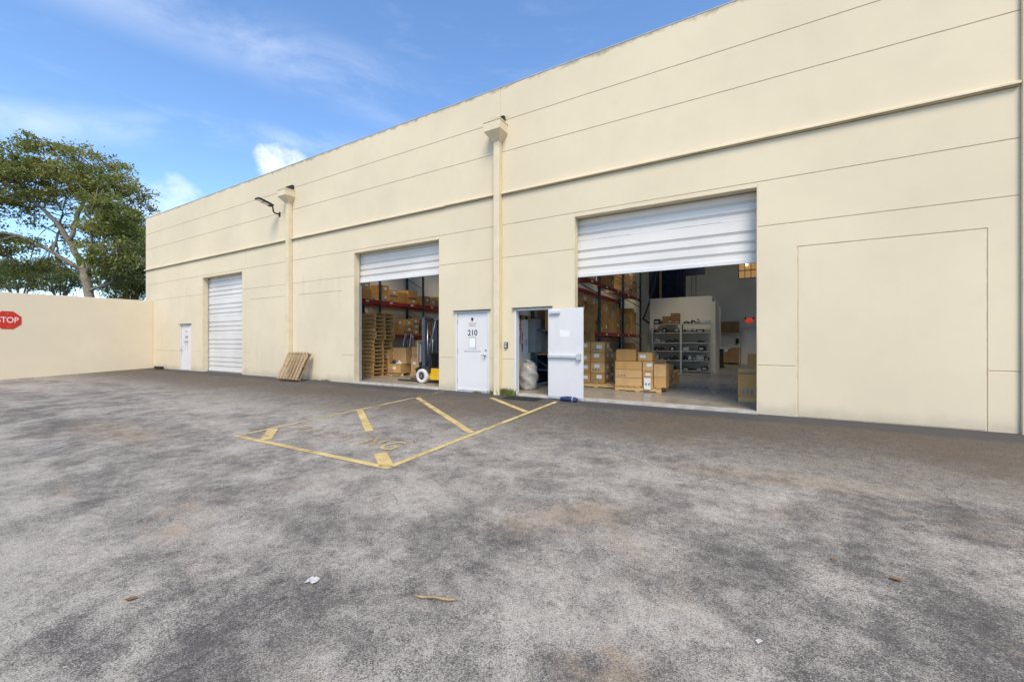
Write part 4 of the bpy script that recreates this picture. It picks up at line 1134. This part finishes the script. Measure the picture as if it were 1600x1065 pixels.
cp = thing('conduit_run', 'pair of thin pipes running up the far wall', 'pipe', (-1.0, 27.29, FZ))
for x in (-1.9, -1.65): MB().tube((x, -0.03, 3.2), (x, -0.03, 6.9), 0.025, n=6).build('pipe', 'shelf_grey', cp)
for z in (3.8, 5.2): B('bracket', -1.95, -1.6, -0.012, -0.001, z, z + 0.03, 'zinc', cp)
cp2 = thing('wall_pipe', 'single thin vertical pipe beside the far door', 'pipe', (0.62, 27.29, FZ))
MB().tube((0, -0.03, 2.9), (0, -0.03, 4.5), 0.022, n=6).build('pipe', 'dark_metal', cp2)
B('clip', -0.04, 0.04, -0.012, -0.001, 3.6, 3.64, 'zinc', cp2)
mc = thing('floor_machine', 'dark pedestal grinder machine with pale tray standing at the back', 'machine', (-1.05, 22.9, FZ))
MB().prism([(-0.16, 0), (0.16, 0), (0.10, 0.12), (0.07, 0.85), (-0.07, 0.85), (-0.10, 0.12)], -0.1, 0.1).build('pedestal', 'dark_metal', mc, 0.01)
MB().box(-0.30, 0.42, -0.2, 0.2, 0.96, 1.02).build('tray', 'white_paint', mc, 0.008)
MB().box(-0.18, 0.2, -0.14, 0.14, 0.851, 0.958).build('head', 'rack_blue', mc, 0.02)
MB().tube((0.2, -0.16, 0.90), (0.2, 0.16, 0.90), 0.09, n=16).build('grinding_wheel', 'zinc', mc)

# ------------------------------------------------------------------ behind the open man door
XP = -5.498
pg = thing('peg_board', 'white peg board hung with tools inside the open man door', 'board', (XP, 9.25, FZ))
B('board', 0.001, 0.02, 0.0, 1.15, 0.95, 2.35, 'paper', pg)
rr = random.Random(8)
for k in range(16):
    y = 0.45 + rr.random() * 0.65; z = 1.0 + rr.random() * 1.15; h = rr.uniform(0.08, 0.24)
    mt = rr.choice(('ink', 'red_label', 'steel', 'cabinet_wood', 'dark_metal', 'ink_red'))
    tl = thing('hand_tool', 'small hand tool hanging on the white peg board', 'tool', (XP + 0.021, 9.25 + y, FZ + z), 0, 'tools on the peg board')
    MB().prism([(-0.012, 0), (0.012, 0), (0.009, -h), (-0.009, -h)], 0.008, 0.022, 'x').build('handle', mt, tl, 0.003)
    MB().prism([(-0.04, 0.03), (0.03, 0.035), (0.03, 0.002), (-0.02, 0.001)], 0.006, 0.026, 'x').build('head', 'steel', tl, 0.003)
pots = thing('pulley_rail', 'row of brass pulleys and hooks hung above the peg board', 'rail', (XP, 9.7, FZ + 2.02))
B('rail', 0.0225, 0.05, 0.0, 1.2, 0.0, 0.03, 'dark_metal', pots)
for k in range(6): MB().tube((0.06, 0.1 + k * 0.19, -0.03), (0.10, 0.1 + k * 0.19, -0.03), 0.05 + 0.015 * (k % 2), n=14).build('pulley', 'cabinet_wood' if k % 2 else 'dark_metal', pots)
gc = thing('grey_wall_cabinet', 'blue-grey steel wall cabinet inside the open man door', 'cabinet', (XP, 10.45, FZ))
B('case', 0.001, 0.22, 0.0, 0.75, 1.0, 1.98, 'grey_cabinet', gc, 0.006)
for k in range(2): B('cabinet_door', 0.221, 0.236, 0.01 + k * 0.37, 0.365 + k * 0.37, 1.02, 1.96, 'grey_cabinet', gc, 0.004)
B('handle', 0.237, 0.25, 0.33, 0.35, 1.4, 1.52, 'steel', gc)
wb = thing('work_bench', 'blue steel work bench with wooden top inside the open man door', 'bench', (XP + 0.02, 10.75, FZ))
B('top', 0, 0.95, 0, 1.3, 0.92, 0.96, 'plywood', wb, 0.004)
for x in (0.02, 0.86):
    for y in (0.02, 1.2): B('leg', x, x + 0.07, y, y + 0.07, 0, 0.919, 'blue_bench', wb)
B('lower_shelf', 0.03, 0.92, 0.05, 1.25, 0.46, 0.49, 'blue_bench', wb)
B('back_panel', 0.005, 0.018, 0.1, 1.19, 0.05, 0.9, 'navy', wb)
bx = thing('parts_bin', 'orange plastic parts bin standing on the blue work bench', 'bin', (XP + 0.50, 11.0, FZ + 1.35))
MB().prism([(0, 0), (0.26, 0), (0.28, 0.18), (0.0, 0.2)], 0, 0.2).build('bin_body', 'orange', bx, 0.006)
MB().box(0.01, 0.25, 0.02, 0.18, 0.205, 0.23).build('bin_contents', 'black', bx)
sp = thing('bin_stand', 'teal wire stand carrying the orange bin on the bench', 'stand', (XP + 0.42, 11.0, FZ + 0.96))
for x in (0.02, 0.4):
    for y in (0.02, 0.2): MB().tube((x, y, 0), (x, y, 0.385), 0.009, n=6).build('wire_leg', 'blue_bench', sp)
B('wire_shelf', 0, 0.42, 0, 0.22, 0.375, 0.387, 'blue_bench', sp)
pl = thing('plywood_sheet', 'plywood sheet leaning on the wall above the bench', 'board', (XP + 0.34, 12.15, FZ))
B('sheet', 0, 1.1, 0, 0.02, 0.0, 2.3, 'plywood', pl); B('edge_batten', 0, 1.1, -0.012, -0.001, 2.2, 2.28, 'cabinet_wood', pl)
sk = thing('rubbish_sack', 'full pale grey plastic sack standing just inside the man door', 'sack', (-5.17, 9.86, FZ))
mb = MB(); rr = random.Random(2); ns, nr = 20, 12
for j in range(nr):
    tz = j / (nr - 1); r_ = 0.205 * (0.90 + 0.35 * math.sin(math.pi * min(1, tz * 0.9 + 0.05))) * (1 if tz < 0.8 else 1 - (tz - 0.8) * 1.2)
    for i in range(ns):
        a = 2 * math.pi * i / ns; q = r_ * (1 + 0.10 * math.sin(3 * a + j * 1.3) + rr.uniform(-0.05, 0.05))
        mb.v.append((q * math.cos(a), q * math.sin(a), tz * 0.74))
for j in range(nr - 1):
    for i in range(ns): mb.f.append((j * ns + i, j * ns + (i + 1) % ns, (j + 1) * ns + (i + 1) % ns, (j + 1) * ns + i))
mb.f.append(tuple(range(ns))); mb.f.append(tuple((nr - 1) * ns + i for i in range(ns)))
mb.build('sack_body', 'plastic_sack', sk, smooth=True)
MB().tube((0, 0, 0.735), (0.02, 0.01, 0.80), 0.10, 0.13, 10).build('tied_neck', 'plastic_sack', sk, smooth=True)

# ------------------------------------------------------------------ small things on the ground
def on_ground(x, y): return (x, y, gz(x, y) + 0.004)
mt_ = thing('door_mat', 'thin dark rubber mat lying before the open man door', 'mat', on_ground(-4.62, D - 0.36))
B('mat_body', -0.50, 0.42, -0.20, 0.20, 0.001, 0.012, 'rubber', mt_, 0.004)
for k in range(6): B('rib', -0.48, 0.40, -0.17 + k * 0.06, -0.15 + k * 0.06, 0.0122, 0.016, 'rubber', mt_)
rg = thing('rolled_rug', 'dark blue rolled cloth lying under the open door leaf', 'cloth', on_ground(-3.50, D - 0.28))
MB().path([(-0.20, 0.0, 0.05), (-0.05, 0.01, 0.06), (0.1, 0.0, 0.058), (0.20, -0.01, 0.05)], [0.045, 0.058, 0.056, 0.046], 10).build('roll', 'blue_cloth', rg, smooth=True)
MB().tube((0.09, 0, 0.056), (0.11, 0, 0.056), 0.062, n=12).build('tie_band', 'zinc', rg)
dr = thing('black_kerb_block', 'low black rubber block on the asphalt in the wall corner', 'block', on_ground(-25.55, D - 0.22))
MB().prism([(-0.35, 0.0), (0.35, 0.0), (0.33, 0.13), (-0.33, 0.13)], -0.08, 0.08).build('block_body', 'black', dr, 0.01)
for s in (-0.2, 0.2): MB().tube((s, 0, 0.13), (s, 0, 0.136), 0.02).build('bolt', 'steel', dr)
def leaf_obj(x, y, rz, s, label, mat='dry_leaf', cat='leaf'):
    t = thing('fallen_leaf', label, cat, on_ground(x, y), rz)
    mb = MB(); nl = 7
    for i in range(nl):
        u_ = i / (nl - 1); wv = math.sin(math.pi * u_) ** 0.8 * 0.32
        for v_ in (-1, 0, 1): mb.v.append(((u_ - 0.5) * s, v_ * wv * s, 0.004 + abs(v_) * 0.10 * s * math.sin(math.pi * u_) + 0.10 * s * u_ * u_))
    for i in range(nl - 1):
        for k in range(2): mb.f.append((i * 3 + k, i * 3 + k + 1, i * 3 + k + 4, i * 3 + k + 3))
    mb.build('blade', mat, t, smooth=True)
    MB().tube((-0.75 * s, 0, 0.005), (-0.5 * s, 0, 0.006), 0.012 * s + 0.0008, n=5).build('stalk', 'stick', t)
leaf_obj(-3.28, 0.98, 0.6, 0.07, 'curled brown dry leaf alone on the pale asphalt opposite the boundary wall')
leaf_obj(0.83, 3.45, -0.3, 0.07, 'brown dry leaf on dark asphalt opposite the filled-in door')
leaf_obj(0.53, 3.55, 1.2, 0.045, 'tiny yellowish dry leaf next to a larger brown leaf')
sk2 = thing('fallen_twig', 'pale crooked twig lying on the open asphalt', 'twig', on_ground(-1.63, 1.89), rad(20))
MB().path([(-0.145, 0.0, 0.010), (-0.08, -0.008, 0.010), (0.0, 0.004, 0.010), (0.08, -0.006, 0.011), (0.14, 0.008, 0.008)], [0.003, 0.008, 0.007, 0.008, 0.004], 7).build('stem', 'stick', sk2, smooth=True)
MB().path([(0.02, 0.0, 0.012), (0.05, 0.03, 0.016)], [0.004, 0.002], 5).build('side_shoot', 'stick', sk2)
pp = thing('paper_scrap', 'crumpled white paper scrap lying flat on the asphalt', 'paper', on_ground(-2.46, 1.64), 0.4)
mb = MB(); rr = random.Random(4)
for j in range(5):
    for i in range(6): mb.v.append(((i - 2.5) * 0.015 + rr.uniform(-0.006, 0.006), (j - 2) * 0.013 + rr.uniform(-0.006, 0.006), rr.uniform(0.001, 0.014)))
for j in range(4):
    for i in range(5): mb.f.append((j * 6 + i, j * 6 + i + 1, j * 6 + i + 7, j * 6 + i + 6))
mb.build('sheet', 'scrap', pp)
p2 = thing('paper_flake', 'tiny white paper flake on the dark asphalt', 'paper', on_ground(0.06, 2.44), 1.0)
mb = MB(); mb.v = [(-0.02, -0.008, 0.002), (0.018, -0.011, 0.006), (0.022, 0.009, 0.003), (-0.015, 0.012, 0.007)]; mb.f = [(0, 1, 2), (0, 2, 3)]
mb.build('sheet', 'scrap', p2)
# weeds rooted along the foot of the wall
def weed(x, w_, hgt, nblade, label, seed):
    t = thing('weed_tuft', label, 'weed', on_ground(x, D - 0.05))
    rr = random.Random(seed); mb = MB()
    for k in range(nblade):
        bx_ = rr.gauss(0, w_ / 2.4); by = -abs(rr.gauss(0, 0.05)); h = hgt * rr.uniform(0.4, 1.0); a = rr.uniform(0, 6.28); ln = h * rr.uniform(0.3, 0.9)
        dx, dy = math.cos(a) * ln, math.sin(a) * ln * 0.6 - 0.02; wv = 0.006
        b = len(mb.v)
        mb.v += [(bx_ - wv, by, 0), (bx_ + wv, by, 0), (bx_ + dx * 0.5 + wv, by + dy * 0.5, h * 0.7), (bx_ + dx * 0.5 - wv, by + dy * 0.5, h * 0.7), (bx_ + dx, by + dy, h)]
        mb.f += [(b, b + 1, b + 2, b + 3), (b + 3, b + 2, b + 4)]
    mb.build('blades', 'weed', t)
    mb = MB()
    for k in range(nblade // 5): mb.tube((rr.gauss(0, w_ / 3), -0.04, 0), (rr.gauss(0, w_ / 3), -0.06, hgt * rr.uniform(0.5, 0.9)), 0.003, n=4)
    mb.build('stems', 'stick', t)
weed(-5.30, 0.34, 0.20, 220, 'green weed tuft at the wall foot between downpipe and open door', 1)
weed(-5.72, 0.16, 0.12, 50, 'small weed tuft at the foot of the second downpipe', 2)
weed(-6.20, 0.16, 0.06, 40, 'low weed sprouting before the shut door numbered 210', 3)
weed(-12.55, 0.30, 0.08, 60, 'thin weeds at the wall foot left of the half-open door', 4)
weed(-13.1, 0.16, 0.06, 30, 'tiny weeds at the wall foot beside the leaning pallet', 5)

# ------------------------------------------------------------------ trees beyond the boundary wall
def leaf_cloud(name, centres, per, size, mat, parent, seed, flat=0.5):
    rg_ = np.random.default_rng(seed)
    C = np.repeat(np.array([c[:3] for c in centres]), per, axis=0)
    S = np.repeat(np.array([c[3] for c in centres]), per)
    nL = len(C)
    off = rg_.normal(size=(nL, 3)) * S[:, None] * np.array([1, 1, flat]) * 0.55
    P = C + off
    P[:, 2] -= 0.18 * (off[:, 0] ** 2 + off[:, 1] ** 2) / np.maximum(S, 0.1)
    nrm = rg_.normal(size=(nL, 3)) + np.array([0, 0, 0.9]); nrm /= np.linalg.norm(nrm, axis=1)[:, None]
    ax = np.cross(nrm, rg_.normal(size=(nL, 3))); ax /= np.linalg.norm(ax, axis=1)[:, None]
    bx_ = np.cross(nrm, ax)
    L = size * rg_.uniform(0.6, 1.3, nL)[:, None]; W = L * 0.45
    V = np.stack([P - ax * L * 0.5, P + bx_ * W * 0.5 + nrm * L * 0.06, P + ax * L * 0.5 - nrm * L * 0.08, P - bx_ * W * 0.5 + nrm * L * 0.06], axis=1).reshape(-1, 3)
    me = bpy.data.meshes.new(name)
    me.vertices.add(nL * 4); me.vertices.foreach_set('co', V.ravel().astype(np.float32))
    me.loops.add(nL * 4); me.loops.foreach_set('vertex_index', np.arange(nL * 4, dtype=np.int32))
    me.polygons.add(nL); me.polygons.foreach_set('loop_start', np.arange(0, nL * 4, 4, dtype=np.int32))
    me.polygons.foreach_set('loop_total', np.full(nL, 4, dtype=np.int32))
    me.update(calc_edges=True); me.materials.append(MATS[mat])
    o = link(me, name, parent); o['kind'] = 'stuff'
    return o
IR, IF = Vector((0.8657, 0.5005, 0)), Vector((-0.5005, 0.8657, 0))       # tree-local right / away axes
def tree(name, label, base, limbs, lobes, nclump, per, leaf, mat, seed, trunk_r, clump=(0.55, 1.05), hollow=0.35, flat=0.5):
    """limbs: lists of (right, away, up, radius); lobes: (right, away, up, rr, ra, ru, weight)"""
    rr = random.Random(seed)
    t = thing(name, label, 'tree', base)
    W = lambda r, a, z: IR * r + IF * a + Vector((0, 0, z))
    nodes = []
    tk = MB(); lm = MB()
    for k, lb_ in enumerate(limbs):
        pts, rs = [], []
        for (a, b) in zip(lb_[:-1], lb_[1:]):
            for q in range(4):
                f = q / 4
                jit = 0.06 if k else 0.03
                pts.append(W(*(a[i] + (b[i] - a[i]) * f for i in range(3))) + Vector((rr.uniform(-jit, jit), rr.uniform(-jit, jit), rr.uniform(-jit, jit)))); rs.append(a[3] + (b[3] - a[3]) * f)
        pts.append(W(*lb_[-1][:3])); rs.append(lb_[-1][3])
        (tk if k == 0 else lm).path(pts, rs, 9)
        if k: nodes += list(zip(pts, rs))
    tk.build('trunk', 'bark', t, smooth=True)
    centres = []
    tot = sum(l[6] for l in lobes)
    while len(centres) < nclump:
        u = rr.random() * tot
        for l in lobes:
            u -= l[6]
            if u <= 0: break
        v = Vector((rr.gauss(0, 1), rr.gauss(0, 1), rr.gauss(0, 1))).normalized() * (hollow + (1 - hollow) * rr.random() ** 0.6)
        if v.z < -0.55 and rr.random() < 0.6: continue
        c = W(l[0] + v.x * l[3], l[1] + v.y * l[4], l[2] + v.z * l[5])
        centres.append((c.x, c.y, c.z, rr.uniform(*clump)))
    for c in centres:
        cv = Vector(c[:3])
        p, r_ = min(nodes, key=lambda n_: (n_[0] - cv).length + (0.8 if n_[0].z > cv.z else 0))
        mid = p.lerp(cv, 0.55) + Vector((rr.uniform(-.15, .15), rr.uniform(-.15, .15), rr.uniform(0.0, .25)))
        lm.path([p, mid, cv], [min(r_ * 0.7, 0.05), 0.022, 0.008], 5)
    lm.build('limbs', 'bark', t, smooth=True)
    leaf_cloud('crown', centres, per, leaf, mat, t, seed, flat)
    return t
K = 26.0 / 631.3
def px(x, y, a=0.0, r=0.1): return ((x - 142) * K, a, 1.36 + (533.7 - y) * K, r * 0.74)
base = (26 * -1.4027, 26 * 0.3439, 0.0)
big_limbs = [
    [(0.1, 0, -0.3, 0.33), px(142, 500, 0, .36), px(141, 465, 0, .33), px(134, 432, 0, .34), px(129, 414, 0, .30)],
    [px(130, 418, 0, .26), px(113, 372, -0.3, .20), px(97, 342, -.6, .15), px(62, 305, -1.0, .09), px(35, 278, -1.3, .04)],
    [px(115, 376, -.2, .17), px(116, 330, .3, .14), px(120, 286, .6, .11), px(104, 272, .8, .09), px(98, 240, 1.0, .07), px(102, 215, 1.1, .03)],
    [px(119, 300, .5, .08), px(140, 262, 1.2, .06), px(150, 235, 1.5, .03)],
    [px(128, 422, 0, .20), px(97, 397, -.6, .15), px(66, 376, -1.2, .10), px(20, 368, -2.0, .07), px(-35, 352, -2.6, .03)],
    [px(97, 397, -.6, .10), px(72, 352, .8, .08), px(56, 320, 1.6, .05), px(30, 300, 2.2, .03)],
    [px(133, 424, 0, .18), px(143, 390, .4, .12), px(150, 358, .8, .09), px(168, 318, 1.3, .06), px(182, 288, 1.6, .03)],
    [px(137, 428, 0, .16), px(165, 386, -.8, .10), px(176, 342, -1.4, .07), px(206, 312, -1.8, .03)],
    [px(141, 452, 0, .15), px(172, 449, -.5, .11), px(198, 443, -1.0, .09), px(210, 415, -1.2, .05), px(214, 390, -1.2, .03)],
    [px(66, 376, -1.2, .07), px(38, 390, -2.0, .05), px(0, 400, -2.8, .02)],
]
def lobe(x, y, rx, ry, a=0.0, ra=3.0, w=1.0): return ((x - 142) * K, a, 1.36 + (533.7 - y) * K, rx * K, ra, ry * K, w)
big_lobes = [lobe(100, 268, 72, 55, 0.5, 3.2, 3.2), lobe(35, 300, 62, 58, -0.8, 3.0, 2.6), lobe(-25, 310, 60, 70, -1, 3.0, 2.0), lobe(160, 295, 42, 50, .8, 2.6, 1.7),
             lobe(188, 345, 34, 40, -.6, 2.2, 1.2), lobe(200, 405, 26, 48, -1.0, 1.8, 0.9), lobe(20, 385, 70, 22, -1.5, 2.6, 1.1), lobe(140, 340, 40, 40, 1.8, 1.6, 0.6), lobe(60, 360, 60, 30, 2.0, 1.5, 0.5),
             lobe(172, 420, 34, 26, 1.0, 1.6, 0.5), lobe(62, 420, 55, 22, 1.2, 2.0, 0.6), lobe(0, 430, 50, 22, 0, 2.0, 0.5)]
tree('shade_tree', 'big spreading shade tree with forked pale trunk behind the boundary wall', base, big_limbs, big_lobes, 480, 95, 0.21, 'leaf', 21, 0.4, (0.35, 0.85), 0.2, 0.42)
def small_tree(x, ytop, ybot, t_, w_, label, mat, seed, n_=90, per=110, leaf=0.2, name='background_tree'):
    kk = t_ / 631.3; u_ = (x - 800) / 631.3
    bx_, by = t_ * (-0.5005 + u_ * 0.8657), t_ * (0.8657 + u_ * 0.5005)
    zt, zb = 1.36 + (533.7 - ytop) * kk, 1.36 + (533.7 - ybot) * kk
    zc = (zt + zb) / 2
    limbs = [[(0, 0, -0.3, .22), (0.1, 0, zb * 0.6, .17), (0, 0, zb, .13)]]
    rr = random.Random(seed)
    for q in range(6):
        a = q * 1.05 + rr.random()
        limbs.append([(0, 0, zb * 0.9, .10), (math.cos(a) * w_ * 0.3, math.sin(a) * w_ * 0.3, zc, .06), (math.cos(a) * w_ * 0.65, math.sin(a) * w_ * 0.65, zt - 0.5, .02)])
    lobes = [(0, 0, zc, w_, w_ * 0.8, (zt - zb) / 2, 2), (w_ * 0.4, 0, zc + (zt - zc) * 0.3, w_ * 0.6, w_ * 0.5, (zt - zb) * 0.3, 1), (-w_ * 0.4, 0, zc, w_ * 0.6, w_ * 0.5, (zt - zb) * 0.3, 1)]
    tree(name, label, (bx_, by, 0), limbs, lobes, n_, per, leaf, mat, seed, 0.2, (0.5, 0.9), 0.3, 0.5)
small_tree(30, 395, 468, 44, 4.5, 'farther thin-crowned tree seen below the shade tree branches', 'leaf_far', 31, 80, 90, 0.24)
small_tree(95, 405, 470, 48, 4.2, 'small distant tree just left of the shade tree trunk', 'leaf_far', 32, 60, 90, 0.24)
small_tree(-70, 380, 470, 46, 5.5, 'distant leafy tree beyond the far end of the boundary wall', 'leaf_far', 35, 80, 90, 0.24)
small_tree(214, 335, 462, 36, 2.3, 'bushy tree rising beside the warehouse corner', 'leaf', 33, 90, 110, 0.2)
small_tree(205, 428, 480, 31, 1.7, 'lime green shrub peeping over the boundary wall at the corner', 'leaf_lime', 34, 50, 100, 0.17, 'leafy_shrub')
